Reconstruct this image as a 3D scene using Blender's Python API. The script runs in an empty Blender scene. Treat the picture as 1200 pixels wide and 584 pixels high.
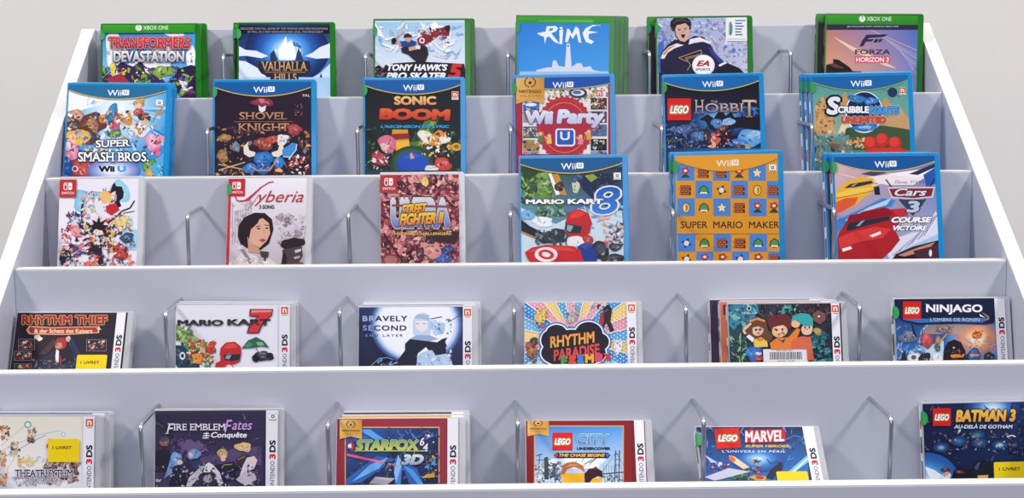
import bpy, math, random
from mathutils import Matrix, Vector
import numpy as np

C = bpy.context.scene.collection
sc = bpy.context.scene
MM = 0.001
# ------------------------------------------------------------------ camera
DY, DZ = 0.14149, 0.09299            # one tier of the shelf: back and up
HW = 0.5785                          # half the inner width
cam_d = bpy.data.cameras.new('camera'); cam = bpy.data.objects.new('camera', cam_d); C.objects.link(cam)
rt = Vector((0.99988861, -0.01298147, -0.00736578)); up = Vector((0.00901846, 0.13223972, 0.99117674)); fw = Vector((0.01189289, 0.99113275, -0.13234207))
m = Matrix((rt, up, -fw)).transposed().to_4x4(); m.translation = Vector((-0.0219063, -1.8097714, 0.2596424))
cam.matrix_world = m
cam_d.sensor_fit = 'HORIZONTAL'; cam_d.sensor_width = 36.0; cam_d.lens = 36.0 * 1829.8 / 1200
cam_d.clip_start = 0.05
sc.camera = cam
# ------------------------------------------------------------------ light
sc.view_settings.view_transform = 'Standard'; sc.view_settings.look = 'None'; sc.view_settings.gamma = 1.0
sc.view_settings.use_curve_mapping = False; sc.view_settings.exposure = 0.0
w = bpy.data.worlds.new('world'); sc.world = w; w.use_nodes = True
w.node_tree.nodes['Background'].inputs[0].default_value = (0.55, 0.64, 1.0, 1)
w.node_tree.nodes['Background'].inputs[1].default_value = 0.22
def area(name, loc, target, size, power, col):
    d = bpy.data.lights.new(name, 'AREA'); d.shape = 'DISK'; d.size = size; d.energy = power; d.color = col
    o = bpy.data.objects.new(name, d); C.objects.link(o); o.location = loc
    o.rotation_euler = (Vector(target) - Vector(loc)).to_track_quat('-Z', 'Y').to_euler()
    return o
area('ceiling_spot_lamp', (-2.3, -1.25, 2.6), (-0.2, 0.1, 0), 0.5, 74, (1.0, 0.95, 0.86))
area('ceiling_spot_lamp', (2.4, -1.25, 2.6), (0.3, 0.1, 0), 0.5, 78, (1.0, 0.95, 0.88))
area('ceiling_panel_lamp', (0.0, -0.7, 2.7), (0, 0, 0), 1.8, 20, (1.0, 0.96, 0.92))
area('front_fill_light', (0.0, -2.2, 0.75), (0, -0.3, -0.3), 1.2, 8, (0.93, 0.95, 1.0))  # added soft fill, not a shop fitting; brightens the lower trays

# ------------------------------------------------------------------ helpers
def lin(h):
    if isinstance(h, str):
        h = [int(h[i:i+2], 16) / 255 for i in (0, 2, 4)]
    return tuple((c/12.92 if c <= 0.04045 else ((c+0.055)/1.055)**2.4) for c in h) + (1.0,)
def mix(a, b, t): return tuple(a[i]*(1-t)+b[i]*t for i in range(4))
def mat(name, col, rough=0.5, metal=0.0, trans=0.0, coat=0.0, ior=1.45, bump=0.0, var=0.0, sss=0.0):
    m = bpy.data.materials.new(name); m.use_nodes = True; nt = m.node_tree; b = nt.nodes['Principled BSDF']
    b.inputs['Base Color'].default_value = lin(col); b.inputs['Roughness'].default_value = rough
    b.inputs['Metallic'].default_value = metal; b.inputs['Transmission Weight'].default_value = trans
    b.inputs['Coat Weight'].default_value = coat; b.inputs['IOR'].default_value = ior
    tc = nt.nodes.new('ShaderNodeTexCoord')
    if var:
        n = nt.nodes.new('ShaderNodeTexNoise'); n.inputs['Scale'].default_value = 6; n.inputs['Detail'].default_value = 4
        r = nt.nodes.new('ShaderNodeValToRGB'); c = lin(col)
        r.color_ramp.elements[0].color = tuple(x*(1-var) for x in c[:3])+(1,); r.color_ramp.elements[1].color = tuple(min(1, x*(1+var)) for x in c[:3])+(1,)
        nt.links.new(tc.outputs['Object'], n.inputs['Vector']); nt.links.new(n.outputs['Fac'], r.inputs['Fac']); nt.links.new(r.outputs['Color'], b.inputs['Base Color'])
    if bump:
        n = nt.nodes.new('ShaderNodeTexNoise'); n.inputs['Scale'].default_value = 160; n.inputs['Detail'].default_value = 3
        bp = nt.nodes.new('ShaderNodeBump'); bp.inputs['Strength'].default_value = bump; bp.inputs['Distance'].default_value = 0.001
        nt.links.new(tc.outputs['Object'], n.inputs['Vector']); nt.links.new(n.outputs['Fac'], bp.inputs['Height']); nt.links.new(bp.outputs['Normal'], b.inputs['Normal'])
    return m
M_board = mat('white_laminate', 'c7cad8', 0.45, bump=0.12, var=0.015)
M_edge = mat('white_edge_band', 'f2f1ea', 0.35, bump=0.05)
M_wall = mat('painted_wall', 'ebe8e7', 0.8, bump=0.2, var=0.02)
M_floor = mat('vinyl_floor', '8c8a88', 0.5, var=0.1)
M_steel = mat('brushed_steel', 'cccfd4', 0.28, metal=1.0, bump=0.1)
M_green = mat('green_plastic', '1c7c12', 0.22, trans=0.12, coat=0.3)
M_blue = mat('blue_plastic', '1496dc', 0.22, trans=0.12, coat=0.3)
M_clear = mat('frosted_clear_plastic', 'e6e6ec', 0.2, trans=0.25, coat=0.3)
M_white = mat('milky_white_plastic', 'd6d7de', 0.25, trans=0.3, coat=0.3)
M_gsticker = mat('green_paper', '2e9a58', 0.5)
def print_mat():
    m = bpy.data.materials.new('printed_paper'); m.use_nodes = True; nt = m.node_tree; b = nt.nodes['Principled BSDF']
    a = nt.nodes.new('ShaderNodeAttribute'); a.attribute_name = 'ink'
    nt.links.new(a.outputs['Color'], b.inputs['Base Color'])
    b.inputs['Roughness'].default_value = 0.34; b.inputs['Specular IOR Level'].default_value = 0.2
    return m
M_print = print_mat()

def mesh_obj(name, verts, faces, material, parent=None, smooth=False):
    me = bpy.data.meshes.new(name); me.from_pydata(verts, [], faces); me.materials.append(material)
    if smooth: me.polygons.foreach_set('use_smooth', [True]*len(me.polygons))
    me.update()
    o = bpy.data.objects.new(name, me); C.objects.link(o)
    if parent: o.parent = parent
    return o
def bevel(o, wdt, seg=2):
    b = o.modifiers.new('bevel', 'BEVEL'); b.width = wdt; b.segments = seg; b.limit_method = 'ANGLE'; b.angle_limit = math.radians(40)
def box(name, x0, x1, y0, y1, z0, z1, material, parent=None, bev=0.0):
    v = [(x, y, z) for x in (x0, x1) for y in (y0, y1) for z in (z0, z1)]
    f = [(0, 1, 3, 2), (4, 6, 7, 5), (0, 4, 5, 1), (2, 3, 7, 6), (0, 2, 6, 4), (1, 5, 7, 3)]
    o = mesh_obj(name, v, f, material, parent)
    if bev: bevel(o, bev)
    return o
def prism(name, poly_yz, x0, x1, material, parent=None, bev=0.0):
    n = len(poly_yz)
    v = [(x0, y, z) for y, z in poly_yz] + [(x1, y, z) for y, z in poly_yz]
    f = [tuple(range(n)), tuple(range(2*n-1, n-1, -1))] + [(i, i+n, (i+1) % n+n, (i+1) % n) for i in range(n)]
    o = mesh_obj(name, v, f, material, parent)
    if bev: bevel(o, bev)
    return o
def tube(name, pts, r, material, parent=None, n=12):
    pts = [Vector(p) for p in pts]; V = []; F = []
    for i, p in enumerate(pts):
        a = pts[max(i-1, 0)]; b = pts[min(i+1, len(pts)-1)]; t = (b-a).normalized()
        s = Vector((1, 0, 0)); u = t.cross(s).normalized()
        for k in range(n):
            q = 2*math.pi*k/n; V.append(p + (s*math.cos(q)+u*math.sin(q))*r)
    for i in range(len(pts)-1):
        for k in range(n): F.append((i*n+k, i*n+(k+1) % n, (i+1)*n+(k+1) % n, (i+1)*n+k))
    F.append(tuple(range(n-1, -1, -1))); F.append(tuple((len(pts)-1)*n+k for k in range(n)))
    o = mesh_obj(name, V, F, material, parent)
    o.data.polygons.foreach_set('use_smooth', [len(p.vertices) == 4 for p in o.data.polygons])
    return o

# ------------------------------------------------------------------ setting
FLOOR_Z = -1.05
wall = box('wall_back', -4, 4, 0.95, 1.05, FLOOR_Z, 2.9, M_wall); wall['kind'] = 'structure'
fl = box('floor', -4, 4, -4, 0.95, FLOOR_Z-0.05, FLOOR_Z, M_floor); fl['kind'] = 'structure'

# ------------------------------------------------------------------ shelf
TFL = 0.162                                        # tray floor below the lip above it
shelf = bpy.data.objects.new('display_shelf', None); C.objects.link(shelf); shelf.location = (0, 0, FLOOR_Z)
shelf['label'] = 'white stepped display shelf with five trays and steel wire dividers holding the game cases'
shelf['category'] = 'display shelf'
def shp(o):
    o.parent = shelf; o.matrix_parent_inverse = Matrix.Translation((0, 0, -FLOOR_Z)); return o
BT = 0.010                                        # half board thickness
def lip(i): return (3-i)*DY, (3-i)*DZ
yb, zb = lip(0)
SL = DZ/DY
yf = -2*DY-0.014; zf = yf*SL
side = [(yb+0.012, zb+0.001), (yb-0.013, zb+0.001), (yf, -2*DZ+0.001), (yf, FLOOR_Z), (yb+0.012, FLOOR_Z)]
for s in (-1, 1):
    a, b = (HW, HW+0.018) if s > 0 else (-HW-0.018, -HW)
    shp(prism('side_panel', side, a, b, M_board, None, 0.0008))
# white front edge bands on the sloping edges
for s in (-1, 1):
    a, b = (HW+0.0002, HW+0.0178) if s > 0 else (-HW-0.0178, -HW-0.0002)
    p = [(yb-0.0132, zb+0.0012), (yb-0.0152, zb+0.0002), (yf-0.001, -2*DZ+0.0002), (yf+0.0005, -2*DZ+0.0032)]
    shp(prism('edge_strip', p, a, b, M_edge))
def floor_of(row): return (4-row)*DZ - TFL + (0.004 if row == 1 else 0)
for i in range(0, 6):
    y, z = lip(i)
    if i == 0:
        shp(box('back_board', -HW, HW, y-BT, y+BT, floor_of(1)-0.012, z, M_board, None, 0.0012))
    elif i < 5:
        shp(box('riser_board', -HW, HW, y-BT, y+BT, floor_of(i+1)-0.012, z, M_board, None, 0.0012))
    else:
        shp(box('front_board', -HW, HW, y-BT, y+BT, FLOOR_Z, z, M_board, None, 0.0012))
    if i > 0:
        shp(box('lip_edge_band', -HW+0.0005, HW-0.0005, y-BT+0.0004, y+BT-0.0004, z-0.0002, z+0.0008, M_edge, None, 0.0004))
for row in range(1, 6):
    y0, _ = lip(row); y1, _ = lip(row-1); z = floor_of(row)
    shp(box('tray_floor', -HW, HW, y0+BT, y1-BT, z-0.012, z, M_board))
    za = lip(row-1)[1]-0.0363; ya = y1-BT; yw = y1-0.099
    for k in range(5):
        rnd = random.Random(row*10+k)
        x = (k-2)*0.193
        dx = rnd.uniform(-1, 1)*0.0015
        R = 0.007
        pts = [(x, ya+0.004, za), (x+dx*.3, (ya+yw)/2, za)]
        for q in range(7):
            a = math.radians(90*q/6)
            pts.append((x+dx, yw+R-R*math.sin(a), za-R+R*math.cos(a)))
        pts += [(x+dx*.5, yw, (za+z)/2), (x, yw, z-0.004)]
        shp(tube('wire_divider', pts, 0.0024, M_steel))

# ------------------------------------------------------------------ printing
_tc = {}
def text_tris(body, shear, sp):
    k = (body, shear, sp)
    if k not in _tc:
        c = bpy.data.curves.new('lettering', 'FONT'); c.body = body; c.shear = shear; c.size = 1; c.space_character = sp
        c.resolution_u = 3
        o = bpy.data.objects.new('lettering', c); me = o.to_mesh()
        vs = [(v.co.x, v.co.y) for v in me.vertices]; fs = [tuple(p.vertices) for p in me.polygons]
        o.to_mesh_clear(); bpy.data.objects.remove(o); bpy.data.curves.remove(c)
        _tc[k] = (vs, fs)
    return _tc[k]
# stem ends of each capital: (along the foot, along the head) as fractions of its width
STEMS = {'A': ((.05, .95), ()), 'B': ((.1,), (.1,)), 'D': ((.08,), (.08,)), 'E': ((.1,), (.1,)), 'F': ((.12,), (.12,)), 'H': ((.07, .93), (.07, .93)), 'I': ((.5,), (.5,)), 'K': ((.1, .92), (.1, .88)),
         'L': ((.1,), (.12,)), 'M': ((.06, .94), (.06, .94)), 'N': ((.07,), (.07, .93)), 'P': ((.1,), (.1,)), 'R': ((.1, .93), (.1,)), 'T': ((.5,), ()), 'U': ((), (.07, .93)), 'V': ((), (.05, .95)), 'Y': ((.5,), (.05, .95))}
def serif_tris(body, shear, sp):
    vs, fs = text_tris(body, shear, sp); vs = list(vs); fs = list(fs)
    for i, ch in enumerate(body):
        if ch not in STEMS: continue
        own, _ = text_tris(ch, 0, sp); wd = max(v[0] for v in own)-min(v[0] for v in own); x1 = max(v[0] for v in text_tris(body[:i+1], 0, sp)[0])
        ht = max(v[1] for v in own)
        for pos, y in ((STEMS[ch][0], 0), (STEMS[ch][1], ht-.045)):
            for f in pos:
                cx = x1-wd+wd*f; b = len(vs); u = .12
                vs += [(cx-u+shear*y, y), (cx+u+shear*y, y), (cx+u+shear*y, y+.045), (cx-u+shear*y, y+.045)]; fs.append((b, b+1, b+2, b+3))
        if ch in 'ETFL':   # drops at the ends of the arms
            for xx, y in (((x1-.02), 0),)*(ch in 'EL')+(((x1-.02), ht-.13),)*(ch in 'ETF')+(((x1-wd+.02), ht-.13),)*(ch == 'T'):
                b = len(vs); vs += [(xx-.025, y), (xx+.025, y), (xx+.025, y+.13), (xx-.025, y+.13)]; fs.append((b, b+1, b+2, b+3))
    return vs, fs
def homog(src, dst):
    A = []; b = []
    for (x, y), (u, v) in zip(src, dst):
        A.append([x, y, 1, 0, 0, 0, -u*x, -u*y]); b.append(u)
        A.append([0, 0, 0, x, y, 1, -v*x, -v*y]); b.append(v)
    h = np.linalg.solve(np.array(A, float), np.array(b, float)); return np.append(h, 1).reshape(3, 3)
def clip(poly, r):
    for ax, lim, sg in ((0, r[0], 1), (0, r[2], -1), (1, r[1], 1), (1, r[3], -1)):
        out = []; n = len(poly)
        for i in range(n):
            p, q = poly[i], poly[(i+1) % n]; a = (p[ax]-lim)*sg; b = (q[ax]-lim)*sg
            if a >= 0: out.append(p)
            if (a >= 0) != (b >= 0):
                t = a/(a-b); out.append(tuple(p[j]+(q[j]-p[j])*t for j in range(len(p))))
        poly = out
        if len(poly) < 3: return []
    return poly
class Art:
    """A printed sheet: flat inks laid one over another, measured on the sheet in mm (x right, y up)
    or through a measuring frame (origin, scale, corners) taken over the sheet's case."""
    def __init__(s, rect, frame=None, corners=None, wh=None):
        s.rect = rect; s.V = []; s.F = []; s.K = []; s.lev = 0; s.H = None; s.fr = frame
        if frame:
            w_, h_ = wh; s.H = homog(corners, [(0, h_), (w_, h_), (0, 0), (w_, 0)])
        s.mm_mode = frame is None
    def T(s, x, y):
        if s.mm_mode: return (x, y)
        X = s.fr[0]+x/s.fr[2]; Y = s.fr[1]+y/s.fr[2]
        q = s.H @ np.array([X, Y, 1.0]); return (q[0]/q[2], q[1]/q[2])
    def face(s, pts, cols, step=True):
        P = clip([p+tuple(c) for p, c in zip(pts, cols)], s.rect)
        if len(P) < 3: return
        b = len(s.V); z = s.lev*0.0016
        s.V += [(p[0], p[1], z) for p in P]; s.K += [p[2:6] for p in P]; s.F.append(tuple(range(b, b+len(P))))
    def poly(s, col, *xy):
        s.lev += 1; c = lin(col); pts = [s.T(xy[i], xy[i+1]) for i in range(0, len(xy), 2)]
        s.face(pts, [c]*len(pts)); return s
    def bg(s, col):
        m = s.mm_mode; s.mm_mode = True; r = s.rect; s.poly(col, r[0], r[1], r[2], r[1], r[2], r[3], r[0], r[3]); s.mm_mode = m
    def r(s, col, x0, y0, x1, y1): return s.poly(col, x0, y0, x1, y0, x1, y1, x0, y1)
    def g(s, x0, y0, x1, y1, a, b, c, d, n=8):
        """four-colour wash: a b along the first edge (y0), c d along y1"""
        s.lev += 1; a, b, c, d = map(lin, (a, b, c, d))
        def K(u, v): return mix(mix(a, b, u), mix(c, d, u), v)
        for i in range(n):
            for j in range(n):
                q = [(i/n, j/n), ((i+1)/n, j/n), ((i+1)/n, (j+1)/n), (i/n, (j+1)/n)]
                s.face([s.T(x0+(x1-x0)*u, y0+(y1-y0)*v) for u, v in q], [K(u, v) for u, v in q])
    def e(s, col, cx, cy, rx, ry=None, rot=0, n=28):
        ry = rx if ry is None else ry; a = math.radians(rot); ca, sa = math.cos(a), math.sin(a); xy = []
        for k in range(n):
            t = 2*math.pi*k/n; x, y = rx*math.cos(t), ry*math.sin(t); xy += [cx+x*ca-y*sa, cy+x*sa+y*ca]
        return s.poly(col, *xy)
    def blob(s, col, cx, cy, rx, ry=None, seed=0, rough=0.25, n=18, rot=0):
        R = random.Random(seed*7+int(cx*3+cy)); ry = rx if ry is None else ry; xy = []
        a = math.radians(rot); ca, sa = math.cos(a), math.sin(a)
        ph = [R.uniform(0, 6.28) for _ in range(3)]; s.lev += 1; c = lin(col)
        for k in range(n):
            t = 2*math.pi*k/n
            f = 1+rough*(.5*math.sin(2*t+ph[0])+.35*math.sin(3*t+ph[1])+.3*math.sin(5*t+ph[2]))
            x, y = rx*f*math.cos(t), ry*f*math.sin(t); xy.append((cx+x*ca-y*sa, cy+x*sa+y*ca))
        # inked like a painting: paler middle, deeper and uneven rim
        hi = mix(c, (1, .97, .9, 1), R.uniform(0, .12)); up_ = 1 if s.mm_mode else -1
        m0 = s.T(cx-rx*.15, cy+ry*.25*up_); P = [s.T(*q) for q in xy]
        Q = [tuple(m0[j]+(p[j]-m0[j])*.6 for j in (0, 1)) for p in P]
        lo, hq = (.1, .5) if max(c[:3]) < .6 else (.0, .16)
        K = [mix(c, (.01, .01, .03, 1), R.uniform(lo, hq)) for _ in P]; M_ = [mix(c, hi, R.uniform(0, .5)) for _ in P]
        for k in range(n):
            j = (k+1) % n; s.face([m0, Q[k], Q[j]], [hi, M_[k], M_[j]]); s.face([Q[k], P[k], P[j], Q[j]], [M_[k], K[k], K[j], M_[j]])
        if max(rx, ry) > 17 and rough > .05 and not s.mm_mode:   # strokes of neighbouring tones inside larger shapes
            for q in range(9):
                t = R.uniform(0, 6.28); d = R.uniform(.1, .68); z = R.uniform(.1, .3); x, y = rx*d*math.cos(t), ry*d*math.sin(t); a2 = R.uniform(0, 3.14); pts = []
                for k in range(6):
                    u = 2*math.pi*k/6; g1 = rx*z*R.uniform(.6, 1.2)*math.cos(u); g2 = ry*z*.55*R.uniform(.6, 1.2)*math.sin(u)
                    X, Y = x+g1*math.cos(a2)-g2*math.sin(a2), y+g1*math.sin(a2)+g2*math.cos(a2); pts.append(s.T(cx+X*ca-Y*sa, cy+X*sa+Y*ca))
                tone = mix(c, (.012, .01, .03, 1), R.uniform(.3, .85)) if R.random() < .6 else mix(c, (1, .95, .85, 1), R.uniform(.15, .5))
                s.lev += 1; s.face(pts, [tone]*6)
        return s
    def glow(s, cx, cy, rx, ry, cols, n=28):
        s.lev += 1; cols = [lin(c) for c in cols]; m_ = len(cols)-1
        P = lambda k, i: s.T(cx+rx*i/m_*math.cos(2*math.pi*k/n), cy+ry*i/m_*math.sin(2*math.pi*k/n))
        for i in range(m_):
            for k in range(n):
                if i == 0: s.face([P(k, 0), P(k, 1), P(k+1, 1)], [cols[0], cols[1], cols[1]])
                else: s.face([P(k, i), P(k, i+1), P(k+1, i+1), P(k+1, i)], [cols[i], cols[i+1], cols[i+1], cols[i]])
    def cl(s, x0, y0, x1, y1, n, s0, s1, pal, seed=1, flat=1.0):
        R = random.Random(seed)
        for i in range(int(n*1.5)):
            z = (s0+(s1-s0)*R.random()**1.6)*.85
            s.blob(R.choice(pal), R.uniform(x0, x1), R.uniform(y0, y1), z, z*R.uniform(.35, .9)*flat, seed+i, .6, 9, R.uniform(0, 180))
    def line(s, col, wdt, *xy):
        for i in range(0, len(xy)-2, 2):
            x0, y0, x1, y1 = xy[i:i+4]; L = math.hypot(x1-x0, y1-y0) or 1; nx, ny = -(y1-y0)/L*wdt/2, (x1-x0)/L*wdt/2
            s.poly(col, x0+nx, y0+ny, x1+nx, y1+ny, x1-nx, y1-ny, x0-nx, y0-ny)
    def star(s, col, cx, cy, r, k=5, inner=.45, rot=0):
        xy = []
        for i in range(2*k):
            a = math.radians(rot)+math.pi*i/k-math.pi/2; q = r if i % 2 == 0 else r*inner; xy += [cx+q*math.cos(a), cy+q*math.sin(a)]
        s.poly(col, *xy)
    def t(s, body, x0, y0, x1, y1, col, b=0.02, sh=0, out=(), slope=0, sp=1.0, arc=0, vert=0, c2=None, serif=False):
        """lettering fitted to a box (y0 = top in frame mode); out = ((width, colour), ...) outlines below it; vert=1 reads upward"""
        vs, fs = (serif_tris if serif else text_tris)(body, sh, sp)
        if not vs: return
        b = max(b, 0)
        ax, bx = min(v[0] for v in vs)-b, max(v[0] for v in vs)+b; ay, by = min(v[1] for v in vs)-b, max(v[1] for v in vs)+b
        for off, cc in list(out)+[(0, col)]:
            s.lev += 1; c = lin(cc); ce = lin(c2) if (c2 and off == 0) else c; r = b+off
            dirs = [(0, 0)] if r < .004 else [(0, 0)]+[(r*math.cos((k+.5)*math.pi*2/q_), r*math.sin((k+.5)*math.pi*2/q_)) for q_ in ((8 if r > .04 else 4),) for k in range(q_)]
            if r > .07: dirs += [(r*.5*math.cos(k*math.pi/2), r*.5*math.sin(k*math.pi/2)) for k in range(4)]
            for dx, dy in dirs:
                s.lev += 1; P = []; K = []
                for x, y in vs:
                    u = (x+dx-ax)/(bx-ax); v = (y+dy-ay)/(by-ay)
                    K.append(mix(ce, c, min(1, max(0, v))))
                    if vert == 1: X = x0+(x1-x0)*(1-v) if x0 < x1 else x0+(x1-x0)*v; Y = y1+(y0-y1)*u
                    else:
                        X = x0+(x1-x0)*u; Y = y1+(y0-y1)*v + slope*(u-.5) - arc*(1-(2*u-1)**2)
                    P.append(s.T(X, Y))
                for f in fs: s.face([P[i] for i in f], [K[i] for i in f])
    def build(s, name, parent, w_, t_, side='front', label=None):
        if side == 'front': v = [((x-w_/2)*MM, (-t_-0.15-z)*MM, y*MM) for x, y, z in s.V]
        else: v = [((-w_/2-0.15-z)*MM, -x*MM, y*MM) for x, y, z in s.V]
        o = mesh_obj(name, v, s.F, M_print, parent)
        at = o.data.color_attributes.new('ink', 'FLOAT_COLOR', 'POINT')
        at.data.foreach_set('color', np.array(s.K, dtype=np.float32).ravel())
        if label: o['label'] = label
        return o

# ---- printed emblems shared by many covers (in mm on the sheet)
def band_blue(A, w_, h_, c1='1a5c9c', c2='1b6fb4', lett='f4f6fa', box='f4f6fa', gold='d8b84a', x0=2.5, x1=128, depth=10.5, mid=22.5, top=4):
    A.mm_mode = True
    def arc(e):
        return [(x0+(x1-x0)*k/24, h_-depth-(mid-depth)*(1-(2*k/24-1)**2)-e) for k in range(25)]
    for e, c in ((1.2, gold), (0, c1)):
        pts = [(x1, h_-top), (x0, h_-top)]+arc(e); A.poly(c, *[q for p in pts for q in p])
    A.t('Wii', 52.5, h_-10.3, 70.5, h_-18.2, lett, b=.012)
    A.poly(box, 72, h_-10, 79.5, h_-10, 80.2, h_-11, 80.2, h_-16.2, 79.5, h_-17.2, 72, h_-17.2, 71.3, h_-16.2, 71.3, h_-11)
    A.t('U', 73.7, h_-10.8, 77.9, h_-15.4, c1, b=.03)
    A.mm_mode = A.fr is None
def nmark(A, x, y, k=1.0, col='e2532c'):
    """small square family mark at mm (x, y) = lower left"""
    A.mm_mode = True
    A.r('f0eeee', x-.4, y-2.6*k, x+8.4*k, y+8.4*k); A.r(col, x, y, x+8*k, y+8*k)
    A.r('f4f0ee', x+1.6*k, y+1.4*k, x+3.1*k, y+6*k); A.poly('f4f0ee', x+2.6*k, y+6.2*k, x+5*k, y+6.2*k, x+6.4*k, y+4.8*k, x+6.4*k, y+1.4*k, x+4.9*k, y+1.4*k, x+4.9*k, y+4.4*k, x+2.6*k, y+4.8*k)
    A.r('8a8a90', x+1*k, y-1.8*k, x+7*k, y-.9*k); A.mm_mode = A.fr is None
def dotmark(A, x, y, k=1.0):
    A.mm_mode = True
    A.r('f2f2f4', x, y, x+9*k, y+9*k); A.e('1c1c24', x+4.5*k, y+5*k, 2*k)
    A.e('f2f2f4', x+4.5*k, y+5*k, 1*k)
    for a, b in ((.6, 7.6), (.6, 2), (7.2, 7.6), (7.2, 2)): A.r('1c1c24', x+a*k, y+b*k, x+(a+1.2)*k, y+(b+.6)*k)
    A.r('1c1c24', x+.8*k, y+.5*k, x+8.2*k, y+1.3*k); A.mm_mode = A.fr is None
def xbox_band(A, w_, h_, th=14, logo=True):
    A.mm_mode = True
    A.g(2.5, h_-th, 127, h_-1.5, '2d8a22', '2d8a22', '3fa62c', '35981f', 3)
    if logo:
        cy = h_-7.6
        A.e('f2f6f2', 51, cy, 4.3); A.poly('2d8a22', 48.4, cy-3, 49.4, cy-.2, 51, cy+1.8, 52.6, cy-.2, 53.6, cy-3, 52.6, cy-1, 51, cy+.4, 49.4, cy-1)
        A.poly('2d8a22', 49, cy+3.2, 51, cy+2.2, 53, cy+3.2, 51, cy+3.8)
        A.t('XBOX ONE', 57.5, cy+2.9, 91, cy-2.8, 'f2f6f2', b=.0)
    A.mm_mode = A.fr is None
def ds_band(A, w_, h_, x0=117, x1=128, mark='n', lo=0, txt=True, shift=0):
    """white strip down the right of a wide cover with the upward lettering"""
    A.mm_mode = True
    A.r('ecebf4', x0, 1, x1, h_-1)
    c = (x0+x1)/2+.3; q = shift
    if mark == 'n': nmark(A, c-4.2, h_-12.5)
    elif mark == 'd': dotmark(A, c-4.4, h_-13.5)
    A.mm_mode = True
    if txt:
        def up(body, a, b_, col, bb, hw): # reads upward from a to b_ (mm height)
            A.t(body, c+hw, b_, c-hw, a, col, b=bb, vert=1)
        up('DS', h_-47+q, h_-34+q, '24222c', .05, 3.4)
        up('3', h_-54.5+q, h_-48.6+q, 'd0222e', .05, 3.4)
        up('NINTENDO', h_-87+q, h_-56+q, '55535c', .01, 2.3)
    A.mm_mode = A.fr is None
def brick_logo(A, x0, y0, x1, y1, slope=0):
    A.poly('d8241f', x0, y0-slope/2, x1, y0+slope/2, x1, y1+slope/2, x0, y1-slope/2)
    hx, hy = (x1-x0), (y1-y0)
    A.t('LEGO', x0+hx*.1, y0+hy*.33, x0+hx*.9, y0+hy*.7, 'fafafa', b=.05, sh=.25, out=((.075, 'f6cf28'), (.045, '161414')), slope=slope)
def selects(A, x0, y0, x1, y1, notch=True):
    A.g(x0, y0, x1, y1, 'e8c070', 'c88a38', 'e8b458', 'd89a44', 3)
    cx = (x0+x1)/2; hx = x1-x0; hy = y1-y0
    if notch: A.poly('e0a850', x0, y1, x1, y1, x1, y1+hy*.22, cx, y1+hy*.05, x0, y1+hy*.22)
    for sgn in (-1, 1):
        for k in range(7):
            a = math.radians(-60+k*22); A.e('3c2a1c', cx+sgn*hx*.19*math.cos(a), y0+hy*.3+hy*.2*math.sin(a), hx*.035, hx*.022, rot=sgn*60)
    A.e('3c2a1c', cx, y0+hy*.32, hx*.06, hy*.06)
    A.t('NINTENDO', x0+hx*.1, y0+hy*.62, x1-hx*.1, y0+hy*.76, '3c2a1c', b=.03)
    A.t('SELECTS', x0+hx*.15, y0+hy*.83, x1-hx*.15, y0+hy*.92, '6a4a24', b=.0, sp=1.4)
def switch_logo(A, w_, h_, col='cf2f2c'):
    A.mm_mode = True
    A.r(col, .8, h_-26, 21.5, h_-4)
    cx, cy = 11, h_-12.5
    for sg in (-1, 1):
        a = cx+sg*.6; b = cx+sg*5.2
        A.poly('f8f4f4', a, cy+4.6, b-sg*1.2, cy+4.6, b, cy+3.4, b, cy-3.4, b-sg*1.2, cy-4.6, a, cy-4.6)
    A.poly(col, cx-1.5, cy+3.7, cx-3.6, cy+3.7, cx-4.3, cy+3, cx-4.3, cy-3, cx-3.6, cy-3.7, cx-1.5, cy-3.7)
    A.e('f8f4f4', cx-2.9, cy+1.8, .9); A.e(col, cx+2.9, cy-.8, 1)
    A.t('SWITCH', 3.6, h_-19.4, 18.6, h_-22.6, 'f8f4f4', b=.01); A.mm_mode = A.fr is None
# ------------------------------------------------------------------ the printed covers, top tray
def art_robots(A):
    A.bg('2f86cf')
    A.g(585, 185, 1110, 470, '2b78c8', '3f9be0', '9ccbea', '5aa6e0')
    A.blob('e8f1f8', 660, 300, 60, 110, 3); A.blob('dfeaf5', 900, 330, 120, 60, 4); A.blob('eef4fa', 1000, 190, 60, 20, 5); A.blob('f2f6fa', 1090, 330, 30, 60, 6); A.blob('e8eef6', 820, 420, 160, 70, 8)
    A.poly('3c2452', 560, 470, 640, 400, 690, 355, 760, 380, 800, 350, 850, 400, 930, 470, 960, 530, 560, 560)
    A.poly('2c1c44', 950, 480, 1030, 390, 1090, 370, 1130, 380, 1130, 600, 940, 600)
    A.cl(590, 390, 1100, 580, 90, 8, 34, ['3a2350', '2a1a3c', '5a3a78', 'e8e2f0', '6f9c34', '8fae3e', '4c7a30', '7a2434', '241830', 'f0cf40', '3878c0'], 5)
    A.blob('86a83c', 930, 410, 55, 36, 9); A.blob('e8cf3c', 645, 392, 18, 30, 2); A.poly('a03040', 600, 450, 690, 420, 740, 470, 640, 490)
    A.r('5a2c8c', 585, 560, 1110, 850); A.cl(590, 560, 1105, 850, 60, 10, 40, ['3a2350', '8c6cc0', '20182c', 'b03040', '50a0e0'], 6)
    A.t('TRANSFORMERS', 618, 212, 1086, 282, 'd8424a', b=.05, out=((.05, '5a1420'), (.02, 'f0d8dc')), c2='b01c28')
    A.t('DEVASTATION', 648, 292, 1052, 358, 'f2f2f6', b=.05, out=((.055, '2a2434'), ), c2='9a96a8')
    xbox_band(A, 135, 171, 15)
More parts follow.
